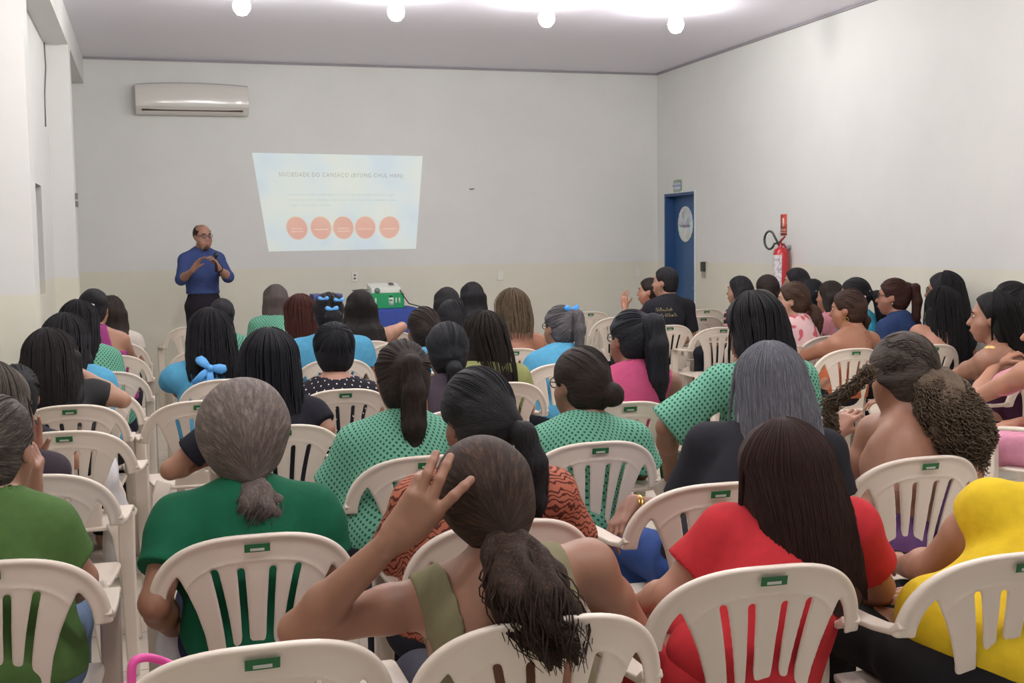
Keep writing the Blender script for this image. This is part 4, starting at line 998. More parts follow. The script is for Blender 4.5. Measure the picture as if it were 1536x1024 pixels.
person(px=(1172,638),chair_px=(1160,848),rz=12,chair_rz=-3,hy=.05,label='woman in red polo dress with long straight dark brown hair',skinc=(170,124,102),g=1.08,sw=.172,SL=PX(1092,800,2.56),SR=PX(1276,792,2.52),
  arms=(dict(E=PX(1003,893,2.60),W=PX(960,905,2.82)),dict(E=PX(1318,880,2.62),W=PX(1300,905,2.82),curl=.9)),
  top=dict(kind='tee',m=cloth((182,46,52)),sl=.62,collar=1,flare=.018,wr=.005,name='red_polo_dress'),low=cloth((182,46,52)),shorts=.86,lowname='dress_skirt',
  hair=dict(st='long',c=((30,16,13),(70,42,35),(98,62,50)),L=.275,w=.088,we=.112,dx=.010,locks=260,lr=.0045,t=.02,te=.8),extra=x2,chairlab='white plastic armchair in the front row under the woman in red')
person(px=(1640,590),chair_px=(1540,828),hy=.02,off=(.03,0),label='woman in yellow blouse and black trousers cut off by the right edge',skinc=(164,120,98),sw=.19,g=1.38,
  SL=PX(1490,768,2.46),arms=(dict(E=PX(1400,850,2.66),W=PX(1356,848,2.86),F=PX(1335,835,2.95),curl=1.0),None),
  top=dict(kind='tee',m=cloth((214,182,40)),sl=.12,wr=.005),low=(24,22,24),hair=dict(st='bob',c=DKBR,L=.15),chairlab='white plastic armchair in the front row under the woman in yellow')
chair(*(lambda p:(p[0],p[1]+.25))(atz(385,968,.84)),2,'empty white plastic armchair nearest the camera, cut off by the bottom edge')
# ---- row 2
person(px=(-8,592),chair_px=(-22,842),hy=.06,head=(-20,8,0),label='woman in moss green top with grey streaked ponytail at the left edge',skinc=(158,116,96),g=1.1,sw=.175,SR=PX(72,792,3.12),
  arms=(dict(E=PX(30,830,3.35),W=PX(48,742,3.45),F=PX(56,690,3.45),n=(-1,.1,0),curl=1.0),dict(E=PX(122,868,3.16),W=PX(78,905,3.34),F=PX(88,935,3.38),curl=.5)),
  top=dict(kind='tee',m=cloth((78,108,58)),sl=.62,wr=.004),low=(92,112,138),lowname='jeans',hair=dict(st='pony',c=((30,26,24),(120,110,98)),t=.012,tie=(-.02,-.10,-.02),tail=[(-.03,-.04,-.04,.03),(-.05,-.04,-.14,.03),(-.05,-.03,-.2,.012)],locks=50),chairlab='white plastic armchair under the woman in moss green at the left edge')
def x5(I):
    for s_ in (-1,): earring(I,s_,silver,.012)
person(px=(362,576),chair_px=(385,801),hy=.04,hs=1.1,label='woman in emerald puff-sleeve blouse with a silver grey low ponytail',skinc=(150,106,84),g=1.05,sw=.172,shz=-.038,low=(34,36,70),
  arms=(dict(E=PX(232,905,3.05),W=PX(262,945,3.3)),dict(E=PX(508,880,3.15))),
  hair=dict(st='pony',c=((78,68,64),(136,124,116),(160,150,142)),tie=(.012,-.10,-.085),tail=[(.0,-.03,-.03,.03),(.012,-.04,-.07,.046),(.02,-.035,-.12,.040),(.02,-.03,-.15,.016)],clumps=10,cwave=.016,cr=.4,t=.024,vol=1.02,locks=110,wave=.022,ragged=.05,lr=.004,wavy=1,cover=1,band=(None,.022,(196,198,200),'clip'),am=.004),
  top=dict(kind='puff',m=cloth((22,92,64)),sl=.62,flare=.02,wr=.005),extra=x5,chairlab='white plastic armchair under the woman in emerald green')
person(px=(706,555),chair_px=(765,780),hy=.02,off=(-.08,0),head=(14,12,-4),label='woman in orange animal-print blouse with black ponytail, right behind the woman holding her head',skinc=(136,98,78),g=1.15,sw=.185,hs=1.06,
  arms=(dict(E=PX(590,842,3.25),W=PX(618,862,3.42)),dict(E=PX(862,820,3.2))),
  top=dict(kind='tee',m=tiger((178,106,84),(92,48,38)),sl=.85,flare=.02,wr=.005),
  hair=dict(st='pony',c=((20,20,22),(50,50,52),(104,102,100)),tie=(.035,-.105,-.03),t=.016,tail=[(.02,-.045,-.02,.030),(.045,-.05,-.10,.036),(.055,-.04,-.20,.028),(.05,-.03,-.27,.010)],locks=80,wave=.006),chairlab='white plastic armchair under the woman in the orange animal print')
def x9(I):
    S,Ee,Wp,hd,nn,a=I['arm'][0]; d=unit(Wp-Ee)
    ring_at(I,Wp-d*.02,d,.0275,.006,gold,'bracelet'); ring_at(I,Wp-d*.008,d,.0265,.004,gold,'bracelet')
person(px=(1152,519),chair_px=(1080,724),off=(.10,0),hy=.05,label='woman in black T-shirt with long silver grey hair and gold bracelet',skinc=(142,102,84),g=1.12,sw=.18,
  SL=PX(1062,668,3.44),arms=(dict(E=PX(1018,772,3.50),W=PX(948,755,3.46),F=PX(922,795,3.42),n=(0,-.2,-1),curl=.5),None),
  top=dict(kind='tee',m=BLK,sl=.78,flare=.016,wr=.004),low=(52,78,140),
  hair=dict(st='long',c=((68,68,74),(150,152,160),(192,194,200)),L=.285,w=.085,we=.118,dx=-.01,locks=260,lr=.004,t=.018,te=.7),extra=x9,chairlab='white plastic armchair under the woman in the black T-shirt')
def x10(I):
    pass
person(px=(1350,504),chair_px=(1395,684),hy=.06,rz=18,chair_rz=0,off=(-.03,0),head=(2,10,4),hs=1.06,label='woman in purple tank top with big curly light brown hair, holding a lock of it',skinc=(158,114,92),g=1.08,sw=.17,
  SL=PX(1312,648,3.66),arms=(dict(E=PX(1262,752,3.74),W=PX(1250,655,3.92),F=PX(1280,612,3.92),n=(.8,.2,-.5),curl=.9),None),
  top=dict(kind='tank',m=cloth((106,72,122)),bands=[(.075,.05)],af=.22,name='tank_top',e=.008,wr=.001,nl=.05),
  hair=dict(st='pony',c=((44,38,34),(100,88,78),(136,122,108)),c2=((74,62,52),(148,128,106),(180,160,134)),cover=1,t=.022,tie=(.022,-.09,-.005),tail=[(.0,-.05,-.04,.078),(.018,-.075,-.12,.106),(.045,-.085,-.21,.108),(.065,-.08,-.28,.080)],tr=.065,clumps=26,cwave=.016,cr=.33,wavy=1,am=.010,fine=1.7,locks=90,capwave=.16,ringlets=1000,
    curls=[((-.055,-.01,1.10),(-.13,.10,.98),.024,110,.0022),((-.13,.10,.98),(-.12,.12,.84),.022,90,.0022)]),chairlab='white plastic armchair under the woman in purple')
# ---- row 3
pchair=lambda px,py,rz,label:(lambda P:chair(P[0]-math.sin(math.radians(rz))*.25,P[1]+.25*math.cos(math.radians(rz)),rz,label))(atz(px,py,.84))
pchair(45,712,-3,'empty white plastic armchair directly in front of the woman in moss green')
person(px=(-6,552),Y=4.2,hy=.05,head=(-35,5,0),face=True,hx=.10,g=.85,label='woman with curly greyish hair and spectacles peeking in at the left edge',skinc=(166,120,100),arms=(None,dict(E=(.2,.2,.78),W=PX(50,700,4.40),F=PX(46,655,4.40),n=(-.2,-1,0),curl=.15)),
  top=dict(kind='tee',m=cloth((60,52,60))),hair=dict(st='bob',c=((50,44,40),(128,118,104)),L=.12,t=.022,am=.008,fine=1.6),extra=specs)
person(px=(603,512),chair_px=(640,683),off=(-.10,0),hy=.04,label='woman in green dotted blouse with a high straight dark ponytail',skinc=(146,104,84),g=1.18,sw=.178,hs=1.08,
  SL=None,arms=(dict(E=PX(497,735,4.15),W=PX(520,790,4.35)),None),
  top=dict(kind='tee',m=GD,sl=.95,flare=.02,wr=.005),hair=dict(st='pony',c=((28,22,20),(60,48,42)),tie=(0.,-.105,.055),t=.016,tail=[(0,-.045,.01,.030),(0,-.060,-.08,.040),(.002,-.06,-.2,.042),(.0,-.05,-.28,.026),(0,-.05,-.32,.006)],locks=70,wave=.003,lr=.0045),chairlab='white plastic armchair under the dotted-blouse woman with the high ponytail')
person(px=(868,521),chair_px=(900,662),hy=.03,off=(-.05,0),head=(24,6,0),label='woman in green dotted blouse and spectacles with a low dark bun',skinc=(138,98,80),g=1.1,sw=.178,hs=1.08,face=True,
  arms=(dict(E=PX(782,690,4.22)),None),top=dict(kind='tee',m=GD,sl=.9,flare=.02,wr=.005),hair=dict(st='bun',c=DKBR,tie=(.035,-.098,-.045),bun=.046,t=.014),extra=specs,chairlab='white plastic armchair under the dotted-blouse woman with the low bun')
person(px=(1124,444),Y=4.65,rz=12,hy=.05,head=(10,10,0),label='large woman in green dotted blouse with shoulder-length black hair',skinc=(146,104,84),g=1.38,sw=.215,hs=1.12,
  arms=(dict(E=PX(1000,640,4.6),W=PX(1005,712,4.85)),None),low=(28,120,66),
  top=dict(kind='tee',m=GD2,sl=1.0,flare=.03,wr=.006),hair=dict(st='long',c=BLACK,L=.24,w=.09,we=.12,t=.02,te=.7,locks=80),chairlab='white plastic armchair under the large woman in green dots')
# ---- row 4-5, centre
person(px=(403,497),chair_px=(425,637),off=(-.02,0),hy=.05,label='woman in black with very long straight black hair behind the silver ponytail',skinc=MSK,g=1.05,hs=1.06,
  top=dict(kind='tee',m=cloth((30,30,38)),sl=.7),hair=dict(st='long',c=((20,20,25),(38,38,46)),L=.50,w=.088,we=.10,t=.018,te=.8,locks=60,lr=.005),arms=(dict(E=PX(255,705,5.0),W=PX(310,690,5.1)),dict(E=PX(488,645,4.95))),chairlab='white plastic armchair under the woman with very long black hair')
pchair(96,646,-4,'empty white plastic armchair with a white plastic bag hanging at its right side')
pchair(300,600,4,'empty white plastic armchair just left of the silver-haired woman')
person(px=(500,486),chair_px=(518,583),off=(-.04,0),hy=.05,label='woman with short cropped black hair and white-dotted black blouse',skinc=(158,114,94),hs=1.12,g=1.05,sw=.17,
  top=dict(kind='tee',m=POLKA,sl=.6,nl=.10,nd=.08),hair=dict(st='short',c=((20,21,25),(44,44,52)),low=-.09,t=.020,front=.06,cover=1),chairlab='white plastic armchair under the woman with cropped black hair')
person(px=(670,485),Y=5.2,hy=.05,hs=1.02,label='woman with black hair tied in a low tail by a yellow band',skinc=(128,90,74),top=dict(kind='tank',m=cloth((70,60,70)),bands=[(0,.12)],af=.66),
  hair=dict(st='pony',c=((20,20,25),(44,46,52)),tie=(.0,-.112,-.015),t=.018,tail=[(0,-.02,-.05,.034),(.0,-.03,-.14,.03),(0,-.02,-.2,.012)],band=(None,.018,(190,205,70))),chairlab='white plastic armchair under the woman with the yellow hair band')
person(px=(945,466),chair_px=(945,602),hy=.05,head=(18,4,0),hs=1.04,label='woman in pink top and spectacles with a thick black high ponytail',face=True,skinc=(142,100,82),
  top=dict(kind='tank',m=cloth((182,76,114)),bands=[(0,.155)],af=.64,name='pink_top'),arms=(None,None),hair=dict(st='pony',c=((20,21,26),(46,48,56),(100,100,104)),tie=(.03,-.09,.065),tail=[(.01,-.05,0,.045),(.015,-.07,-.10,.052),(.02,-.065,-.25,.05),(.025,-.06,-.34,.03),(.03,-.06,-.38,.008)],tr=.035,locks=60,lr=.005),extra=specs,chairlab='white plastic armchair under the woman in the pink top')
person(px=(727,469),chair_px=(757,573),off=(-.05,0),hy=.05,hs=1.04,label='woman in olive yellow blouse with long dark brown hair to one side',skinc=MSK,
  top=dict(kind='tee',m=cloth((134,138,88)),sl=.8),hair=dict(st='long',c=((16,12,10),(46,36,30)),L=.36,w=.08,we=.06,dx=.07,t=.014,locks=50,lr=.005),chairlab='white plastic armchair under the woman in olive yellow')
person(px=(840,459),chair_px=(848,544),off=(-.03,0),hy=.05,head=(22,2,0),hs=1.04,label='grey-haired woman in light blue blouse with blue bow and tall ponytail',face=True,skinc=MSK,g=1.12,sw=.175,
  top=dict(kind='puff',m=SKY,sl=.55),hair=dict(st='pony',c=((60,58,62),(120,116,118)),tie=(.02,-.10,.07),tail=[(.015,-.045,-.0,.032),(.02,-.055,-.08,.036),(.02,-.05,-.2,.026)],band=((.02,-.08,.10),1.0,(60,150,230),'bow')),extra=specs,chairlab='white plastic armchair under the grey-haired woman in light blue')
# ---- row 6+, centre back
person(px=(768,436),chair_px=(772,522),hy=.05,hs=1.08,label='woman with bare shoulders and layered blonde-streaked hair',skinc=(164,112,88),top=dict(kind='tank',m=cloth((120,70,60)),bands=[(0,.001)],af=.45,name='strapless_top'),
  hair=dict(st='bob',c=((48,38,30),(150,128,100)),L=.19,w=.085,we=.085,t=.02,am=.007,fine=.8,locks=60),chairlab='white plastic armchair under the woman with blonde-streaked hair')
pchair(585,497,0,'empty white plastic armchair in front of the blue table, farther of two')
pchair(602,513,0,'empty white plastic armchair in front of the blue table, nearer of two')
person(px=(635,461),Y=6.7,hy=.05,head=(10,0,0),label='woman in light blue with a dark low tail in a red scrunchie',skinc=DSK,top=dict(kind='tee',m=SKY),hair=dict(st='pony',c=DKBR,tie=(.03,-.09,.01),tail=[(.02,-.05,-.03,.04),(.02,-.05,-.1,.03),(.02,-.05,-.15,.012)],band=(None,.026,(190,60,72))),chairlab='white plastic armchair under the woman with the red scrunchie')
person(px=(677,450),Y=7.6,hy=.05,label='woman with black hair pinned low with a peach scrunchie',skinc=MSK,top=dict(kind='tee',m=cloth((90,150,120))),hair=dict(st='bun',c=BLACK,tie=(.03,-.10,-.06),bun=.03,t=.016,band=(None,.022,(214,160,120))),chairlab='white plastic armchair under the woman with the peach scrunchie')
person(px=(670,431),Y=9.4,hy=.05,label='woman with shoulder-length black hair, left of two side by side at the back',skinc=MSK,top=dict(kind='tee',m=cloth((60,140,100))),hair=dict(st='long',c=BLACK,L=.22,w=.09,we=.12,t=.014),chairlab='white plastic armchair at the back, left of the paired dark heads')
person(px=(708,423),Y=10.2,hy=.05,label='woman in green dots with straight black hair, right of two side by side',skinc=MSK,top=dict(kind='tee',m=GD2),hair=dict(st='long',c=BLACK,L=.28,w=.085,we=.085,t=.014),chairlab='white plastic armchair at the back, right of the paired dark heads')
person(px=(540,435),Y=9.0,hy=.05,hs=1.05,label='woman with bare arms, white strap and pear-shaped black hair',skinc=LSK,arms=(None,dict(E=PX(603,490,9.1))),top=dict(kind='tank',m=cloth((228,222,214)),bands=[(-.09,.012),(.09,.012)],af=.5,name='strap_top'),
  hair=dict(st='long',c=((20,16,16),(44,38,36)),L=.26,w=.095,we=.15,t=.014,te=.7,yb=-.06),chairlab='white plastic armchair under the woman with pear-shaped black hair')
def x50(I):
    h=[c for c in I['root'].children if c.name.startswith('hair')][0]
    for c,s_ in (((-.045,-.13,.095),.62),((.045,-.135,.085),.62),((.0,-.15,.035),.75)): add_bow(h,I['hp'](c),I['R'],s_,LBOW,tails=c[0]==0)
person(px=(492,440),Y=7.7,hy=.05,hs=1.08,label='woman in light blue blouse with several blue bows around her bun',skinc=MSK,g=1.22,sw=.2,top=dict(kind='puff',m=SKY,sl=.6),hair=dict(st='bun',c=BLACK,tie=(.01,-.11,-.01),bun=.055,t=.016),extra=x50,chairlab='white plastic armchair under the woman with several blue bows')
person(px=(450,443),Y=8.4,hy=.05,label='woman with reddish brown hair and a pink clip',skinc=MSK,top=dict(kind='tee',m=cloth((112,172,146))),hair=dict(st='long',c=((52,22,18),(96,52,44)),L=.24,w=.07,we=.06,t=.014,band=((0,-.118,.045),.03,(170,70,84),'clip')),chairlab='white plastic armchair under the woman with the pink clip')
person(px=(413,427),Y=10.4,hy=.05,label='woman in green dots with long ash brown hair near the back wall',skinc=MSK,g=1.1,top=dict(kind='tee',m=GD2,sl=.8),hair=dict(st='long',c=((64,56,54),(104,94,90)),L=.40,w=.08,we=.075,t=.016,dx=-.01),chairlab='white plastic armchair under the woman with ash brown hair')
def x46(I):
    h=[c for c in I['root'].children if c.name.startswith('hair')][0]
    add_bow(h,I['hcen']+A_([-.02,-.195,-.165]),rotm(0,0,25),1.5,LBOW)
person(px=(315,466),chair_px=(340,568),off=(-.08,0),hy=.06,hs=1.08,label='woman in light blue blouse with long black hair and one big blue bow',skinc=DSK,g=1.15,sw=.19,top=dict(kind='puff',m=SKY,sl=.7),arms=(dict(E=PX(262,570,6.8)),None),
  hair=dict(st='long',c=((14,14,18),(38,36,40)),L=.27,w=.10,we=.12,t=.02,te=.7),extra=x46,chairlab='white plastic armchair under the woman with one big blue bow')
person(px=(335,448),chair_px=(308,524),off=(.08,0),hy=.05,head=(0,0,8),label='woman in green dotted blouse with dark pinned-up hair below the speaker',skinc=DSK,g=1.1,top=dict(kind='tee',m=GD2,sl=.8),hair=dict(st='updo',c=BLACK,t=.014,us=(.075,.06,.07)),low=(28,24,30),chairlab='white plastic armchair under the dotted-blouse woman below the speaker')
pchair(290,489,5,'empty white plastic armchair nearest the standing speaker')
# ---- left column
L4=[]
person(px=(70,498),chair_px=(104,607),hy=.05,off=(-.03,0),head=(0,6,-6),hs=1.08,label='woman in black printed top with hand in her black hair and elbow out',skinc=(160,120,98),sw=.165,SR=PX(140,590,6.0),
  arms=(None,dict(E=PX(184,600,6.02),W=PX(100,548,6.05),F=PX(78,535,6.08),n=(-.3,.9,0),curl=.4)),top=dict(kind='tee',m=floral((24,24,26),(120,104,90),.66,9.),sl=.45,wr=.003),
  hair=dict(st='long',c=((22,19,20),(44,38,38)),L=.24,w=.105,we=.105,t=.02,te=.9),chairlab='white plastic armchair under the woman with her elbow out')
person(px=(97,474),Y=6.55,hx=-.12,hy=.05,hs=1.04,label='woman in light blue blouse with black bob, behind the raised elbow',skinc=MSK,top=dict(kind='tee',m=SKY,sl=.9),g=1.1,hair=dict(st='bob',c=BLACK,L=.16,t=.02),chairlab='white plastic armchair under the light blue blouse behind the elbow')
person(px=(117,452),Y=7.5,hx=-.14,hy=.05,hs=1.04,label='woman in green dotted top with black hair and small white clip',skinc=MSK,top=dict(kind='tee',m=GD2,sl=.6),hair=dict(st='long',c=BLACK,L=.24,w=.08,we=.08,t=.014,band=((.08,-.04,.0),.012,(225,220,215),'clip')),chairlab='white plastic armchair under the dotted top in the left column')
person(px=(141,434),Y=8.6,hx=-.10,hy=.05,hs=1.06,head=(-14,6,0),label='woman in magenta sleeveless top with pinned-up black hair, leaning on an armrest',skinc=(170,124,100),arms=(None,dict(E=PX(198,538,8.8))),top=dict(kind='tank',m=cloth((150,62,120)),bands=[(-.02,.11)],af=.66,name='magenta_top'),
  hair=dict(st='updo',c=BLACK,t=.016,tie=(0,-.08,.05),us=(.075,.06,.06),band=((.02,-.13,.02),.02,(225,215,200),'clip')),chairlab='white plastic armchair under the woman in magenta')
person(px=(165,445),Y=9.7,hx=-.02,hy=.05,label='woman with curly dark brown hair beyond the magenta top',skinc=MSK,top=dict(kind='tee',m=cloth((200,190,180))),hair=dict(st='bob',c=DKBR,L=.26,w=.09,we=.10,t=.02,am=.009),chairlab='white plastic armchair beyond the woman in magenta')
person(px=(22,548),Y=5.25,g=.8,hx=.06,hy=.05,label='woman in black with dark hair tied up on the left behind the greyish curls',skinc=MSK,top=dict(kind='tee',m=BLK),hair=dict(st='bun',c=BLACK,tie=(.03,-.09,.06),bun=.03,t=.014))
# ---- right side
person(px=(1271,434),chair_px=(1284,522),rz=20,chair_rz=0,hy=.05,head=(28,4,0),hs=1.06,face=True,label='woman with bare back, hoop earring and brown hair pinned by a pearl clip',skinc=(160,112,88),g=1.1,sw=.18,arms=(dict(E=PX(1205,535,7.1)),None),
  top=dict(kind='tank',m=cloth((176,96,62)),bands=[(0,.001)],af=.36,name='halter_top'),low=(26,26,32),extra=lambda I:ring_at(I,I['hp']((-.088,-.004,-.06)),(1,.3,0),.018,.002,gold,'hoop_earring'),
  hair=dict(st='pony',c=((34,20,15),(78,52,42)),tie=(.05,-.085,-.045),tail=[(.0,-.03,-.03,.028),(.0,-.02,-.09,.014)],t=.012,band=((.03,-.1,.07),.02,(220,200,205),'clip')),chairlab='white plastic armchair under the bare-backed woman with the pearl clip')
person(px=(1490,439),Y=5.55,rz=28,hy=.05,head=(24,0,0),hs=1.1,face=True,label='woman with yellow flower on her shoulder and white flower in long black hair',skinc=(152,110,90),g=1.12,sw=.18,arms=(dict(E=PX(1415,575,5.9)),None),
  top=dict(kind='tank',m=cloth((60,30,50)),bands=[(0,.001)],af=.40,name='halter_top'),extra=lambda I:(lambda m2:[m2.ell(I['S'][0]+A_([.05+.03*math.cos(k_*2),.0+.02*math.sin(k_*3),.055+.012*math.sin(k_*2)]),(.030,.024,.016),8) for k_ in range(6)] and m2.build('flower_corsage',plain((222,196,120),.7,'yellow_petal'),I['root']))(MB()),
  hair=dict(st='long',c=((10,10,10),(28,28,28)),L=.32,w=.075,we=.07,dx=.10,t=.014,side=False,front=.02,band=((.03,-.115,.06),.024,(236,214,206),'flower')),chairlab='white plastic armchair under the woman with the yellow shoulder flower')
person(px=(1578,455),Y=4.75,rz=28,hy=.05,head=(20,0,0),hs=1.1,label='woman in pink dress with ash blonde hair, arms folded at the right edge',skinc=(176,128,104),g=1.15,sw=.18,SL=PX(1540,560,4.9),arms=(dict(E=PX(1462,598,5.25),W=PX(1495,545,5.4),F=PX(1520,528,5.4),curl=.5),None),
  top=dict(kind='tank',m=cloth((214,148,172)),bands=[(-.10,.012),(.10,.012)],af=.5,name='pink_dress'),low=cloth((214,148,172)),shorts=.95,lowname='dress_skirt',hair=dict(st='long',c=((96,80,66),(160,142,122)),L=.33,w=.085,we=.085,t=.014,band=((-.09,-.02,-.02),.022,(225,205,170),'flower')),chairlab='white plastic armchair under the woman in the pink dress')
person(px=(1413,433),chair_px=(1402,516),off=(.04,0),hy=.05,hs=1.12,label='woman with one bare shoulder and broad straight black hair down her back',skinc=(174,126,104),g=1.05,SL=PX(1378,500,7.0),top=dict(kind='tank',m=BLK,bands=[(.1,.12)],af=.6),
  hair=dict(st='long',c=((14,13,15),(34,32,34)),L=.40,w=.10,we=.13,t=.02,te=.8),chairlab='white plastic armchair under the woman with broad straight black hair')
person(px=(1416,409),Y=7.45,rz=22,hy=.05,head=(25,0,0),hs=1.1,face=True,label='woman in navy and spectacles with long black hair, tallest head by the right wall',skinc=MSK,top=dict(kind='tee',m=cloth((40,56,110))),hair=dict(st='long',c=BLACK,L=.34,w=.085,we=.10,dx=.04,t=.016),extra=specs)
person(px=(1517,424),Y=6.55,rz=20,hy=.05,head=(30,0,0),hs=1.06,face=True,label='woman with black rolled-up hair farthest right by the wall',skinc=MSK,top=dict(kind='tee',m=cloth((80,60,70))),hair=dict(st='updo',c=BLACK,t=.018,us=(.08,.07,.07)))
person(px=(1341,418),Y=7.7,rz=24,hy=.04,head=(30,0,0),hs=1.08,face=True,label='woman in royal blue shirt and spectacles with a long auburn ponytail',skinc=(160,112,90),g=1.1,sw=.17,top=dict(kind='tee',m=cloth((46,64,104)),sl=.8,collar=1),extra=lambda I:(specs(I),earring(I,-1,silver)),
  hair=dict(st='pony',c=((40,22,18),(78,46,38)),t=.012,tie=(0,-.115,.065),tail=[(0,-.045,-.0,.030),(0,-.06,-.10,.036),(-.005,-.055,-.22,.032),(-.01,-.05,-.3,.012)],tr=.025,locks=30),chairlab='white plastic armchair under the woman in the royal blue shirt')
person(px=(1283,417),Y=8.15,rz=22,hy=.04,head=(25,0,0),hs=1.08,face=True,label='woman with white hair slide and voluminous dark ponytail behind the bare back',skinc=MSK,top=dict(kind='tee',m=cloth((70,170,200))),
  hair=dict(st='pony',c=BLACK,t=.014,tie=(.0,-.12,.0),tail=[(.01,-.05,-.0,.04),(.03,-.08,-.12,.05),(.05,-.09,-.28,.045),(.07,-.08,-.36,.015)],tr=.03,band=((0,-.11,.03),.035,(225,220,215),'clip')))
person(px=(1246,421),Y=8.75,rz=20,hy=.04,head=(15,0,0),label='woman with dark bob beside the maroon top',skinc=MSK,top=dict(kind='tee',m=cloth((196,130,140))),hair=dict(st='bob',c=DKBR,L=.15,t=.012))
person(px=(1218,419),Y=9.1,rz=15,hy=.04,label='woman in maroon top with black hair held by a thin pale band',skinc=MSK,top=dict(kind='tee',m=cloth((92,34,52))),hair=dict(st='bob',c=((8,9,14),(24,26,34)),L=.17,w=.08,we=.07,t=.016,band=((0,-.11,.02),.06,(150,150,165),'arc')))
person(px=(1190,423),Y=7.9,rz=24,hy=.05,head=(34,0,0),hs=1.08,face=True,label='woman in pink floral blouse with wavy light brown ponytail',skinc=(184,142,120),top=dict(kind='tee',m=floral((226,190,190),(200,90,100),.6,10.)),arms=(None,None),
  hair=dict(st='pony',c=((46,30,24),(96,74,58)),t=.014,tie=(.02,-.105,-.03),tail=[(.02,-.04,-.03,.036),(.03,-.06,-.11,.052),(.03,-.06,-.2,.040),(.02,-.06,-.26,.018)],tr=.028,clumps=12,cr=.42,wavy=1,locks=50,wave=.015),chairlab='white plastic armchair under the woman in pink floral')
person(px=(1195,402),Y=9.55,rz=25,hy=.04,head=(35,0,0),face=True,label='woman with long black hair seen in profile beside the fire extinguisher',skinc=LSK,top=dict(kind='tee',m=cloth((60,56,66))),hair=dict(st='long',c=BLACK,L=.22,w=.08,we=.08,t=.014))
person(px=(1151,412),Y=9.4,rz=15,hy=.04,label='woman with dark low bun just left of the fire extinguisher',skinc=MSK,top=dict(kind='tee',m=cloth((80,70,70))),hair=dict(st='bun',c=DKBR,tie=(.03,-.10,-.04),bun=.04,t=.014))
person(px=(1140,437),Y=7.35,rz=10,hy=.05,label='woman with grey-streaked hair half hidden behind the large woman in dots',skinc=MSK,top=dict(kind='tee',m=cloth((170,140,120))),hair=dict(st='bob',c=((50,50,50),(130,128,120)),L=.2,t=.016,we=.1),chairlab='white plastic armchair under the woman with grey-streaked hair')
person(px=(1110,414),Y=9.75,rz=25,hy=.05,head=(20,0,0),face=True,label='woman in black and pink striped top with long black hair near the door',skinc=LSK,top=dict(kind='tee',m=stripes((30,24,28),(214,150,150),.06),sl=.9),hair=dict(st='long',c=BLACK,L=.30,w=.085,we=.10,t=.014),chairlab='white plastic armchair under the woman in the striped top')
def xman(I):
    
    gm=plain((150,136,98),.5,'gold_lettering')
    dg=bpy.context.evaluated_depsgraph_get(); to=I['top']; me=to.data
    from mathutils.bvhtree import BVHTree
    bv=BVHTree.FromPolygons([v.co[:] for v in me.vertices],[p.vertices[:] for p in me.polygons])
    for zc,w_,sd in ((.878,.135,4),(.832,.20,9)):
        rs=np.random.RandomState(sd); mb=MB(); x=-w_/2
        while x<w_/2:
            P=[]; big=rs.rand()<.22 or x==-w_/2; hh_=.030 if big else .016; a_=.016 if big else .011
            for k_ in range(7):
                f=k_/6; P.append((x+a_*f,zc+hh_*(.5-.5*math.cos(f*6.28*rs.choice([1,1.5])))))
            W=[]
            for (u_,v_) in P:
                z=v_+I['T'][2]-1.25; h=bv.ray_cast(Vector((u_+.035,-1,z)),Vector((0,1,0))); W.append((u_+.035,(h[0][1] if h[0] else -.15)-.002,z))
            mb.tube(W,.0018,4); x+=a_*1.05+(.010 if rs.rand()<.15 else 0)
        mb.build('back_lettering',gm,to)
person(px=(999,400),chair_px=(1005,487),hy=.06,rz=8,chair_rz=0,off=(-.03,.02),head=(40,0,0),hs=1.06,face=True,label='man in black polo shirt with gold lettering across the back',skinc=(176,130,110),sw=.18,g=1.05,arms=(dict(E=PX(955,490,9.7)),None),
  top=dict(kind='tee',m=BLK,sl=.8,collar=1,name='polo_shirt'),hair=dict(st='short',c=BLACK,low=-.085,front=.03,t=.010),extra=xman,chairlab='white plastic armchair under the man in the black polo')
person(px=(975,416),Y=10.4,rz=40,hy=.05,head=(25,0,0),face=True,label='woman in red raising her hand beside the man in the black polo',skinc=(186,136,114),arms=(dict(E=(-.2,.2,.80),W=PX(937,462,10.6),F=PX(936,440,10.6),n=(1,0,0),curl=.4),None),
  top=dict(kind='tee',m=cloth((150,40,60))),hair=dict(st='bun',c=DKBR,tie=(0,-.1,0),bun=.03,t=.010),chairlab='white plastic armchair under the woman raising her hand')
pchair(886,467,0,'empty white plastic armchair against the back wall, right of the grey-haired woman')
pchair(928,475,2,'empty white plastic armchair half hidden by the thick black ponytail')
pchair(1060,463,0,'empty white plastic armchair nearest the router')
pchair(1055,474,0,'empty white plastic armchair right of the man in the black polo')
pchair(1085,490,-4,'empty white plastic armchair with both armrests clear, left of the large woman')
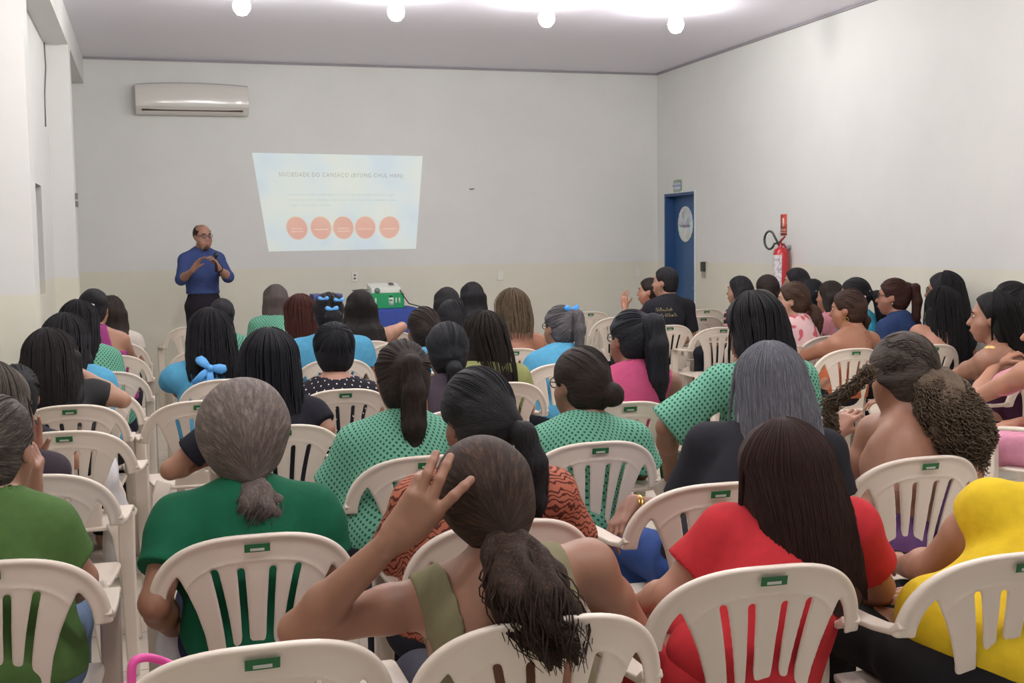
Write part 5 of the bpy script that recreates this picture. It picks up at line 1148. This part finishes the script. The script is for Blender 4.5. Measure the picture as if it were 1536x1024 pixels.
# ---- speaker
def xsp(I):
    specs(I); S,Ee,Wp,hd,nn,a=I['arm'][0]; c=Wp+hd*.07+A_([0,.02,0])
    r=I['root']; mw=r.matrix_basis
    o=MB().tube([c+A_([.0,.0,-.10]),c+A_([.0,0,.04])],[.012,.016],10).ell(c+A_([0,0,.06]),(.022,.022,.026),10).build('microphone',plain((28,28,30),.4,'black_mic'))
    o.location=I['org']; o.rotation_euler=r.rotation_euler; tag(o,'black microphone in the speaker\'s left hand','microphone')
    ring_at(I,Wp-unit(Wp-Ee)*.02,unit(Wp-Ee),.031,.006,plain((30,24,24),.4,'dark_strap'),'wristwatch')
    MB().ell(I['hp']((0,.045,-.095)),(.040,.045,.036),14).build('beard',plain((74,56,46),.8,'short_beard'),r)
person(px=(303,335),Y=11.9,rz=192,stand=True,head=(12,2,0),hs=1.02,label='standing man in dark blue shirt and black trousers speaking into a microphone',face=True,skinc=(160,118,100),hair=dict(st='bald',c=BROWN,front=.015,t=.008,low=-.06),
  top=dict(kind='long',m=cloth((58,72,118)),name='shirt',collar=1,ll=.35,hem=1.09,e=.016),sw=.155,shz=-.065,g=.98,low=(34,30,38),
  arms=(dict(E=PX(342,415,11.8),W=PX(328,402,11.62),F=PX(321,388,11.6),n=(1,0,0),curl=1.0),dict(E=PX(272,419,11.8),W=PX(289,405,11.62),F=PX(300,388,11.58),n=(-.5,.5,.2),curl=.3)),extra=xsp)
# ---- bags
def bag(cpts,label,col=(225,225,228)):
    o=empty('plastic_bag',(0,0,0),label,'bag')
    adds=[E_(c,r,.03) for c,r in cpts]; w1=wob(77,(60,60,30),7)
    V,Q=sdf(adds,.009,(),None,lambda X,Y,Z:.012*w1(X,Y,Z)); V=relax(V,Q,1,.5); c0=V.mean(0); o.location=(c0[0],c0[1],V[:,2].min())
    link('bag_body',tomesh('bag_body',V-A_(o.location)[None,:],Q),plain(col,.28,'thin_plastic',.03,12,.003),o); return o
b1=bag([(aty(165,730,5.25),(.04,.05,.15)),(aty(172,820,5.25),(.05,.06,.14)),(aty(178,770,5.25),(.045,.05,.1))],'white plastic bag hanging beside the empty chair in the left column')
MB().tube([(0,0,.42),(.0,0,.52),(.02,0,.58)],[.02,.012,.01],8).build('bag_handle',plain((225,225,228),.28,'thin_plastic'),b1)
b2=bag([(aty(262,965,3.3),(.05,.06,.07)),(aty(268,1000,3.3),(.055,.07,.09))],'crumpled white plastic bag on the seat beside the emerald blouse')
p0,p1,p2,p3,p4=aty(197,1016,2.45),aty(198,990,2.45),aty(222,984,2.47),aty(250,993,2.5),aty(268,1003,2.5)
def smooth_path(P,it=3):
    for _ in range(it):
        Q_=[P[0]]
        for a,b_ in zip(P[:-1],P[1:]): Q_+=[a*.75+b_*.25,a*.25+b_*.75]
        P=Q_+[P[-1]]
    return P
hb=empty('handbag',(float(p2[0]),2.5,.30),'pink-handled bag on the floor by the lower left chair','bag')
o_=A_(hb.location)
MB().tube([p-o_ for p in smooth_path([p0+A_([0,0,-.06]),p0,p1,p2,p3,p4,p4+A_([.03,0,-.06])])],.009,8).build('bag_handle',plain((222,80,160),.4,'pink_plastic'),hb)
hz_=float(p0[2])-.05; 
MB().box((-.10,-.05,-.30+.001),(.16,.09,hz_-.30)).build('bag_body',plain((214,70,150),.5,'pink_fabric'),hb,bevel=.02)
SC.view_settings.view_transform='Standard'; SC.view_settings.look='None'; SC.view_settings.exposure=-.17; SC.view_settings.gamma=1; SC.view_settings.use_curve_mapping=False
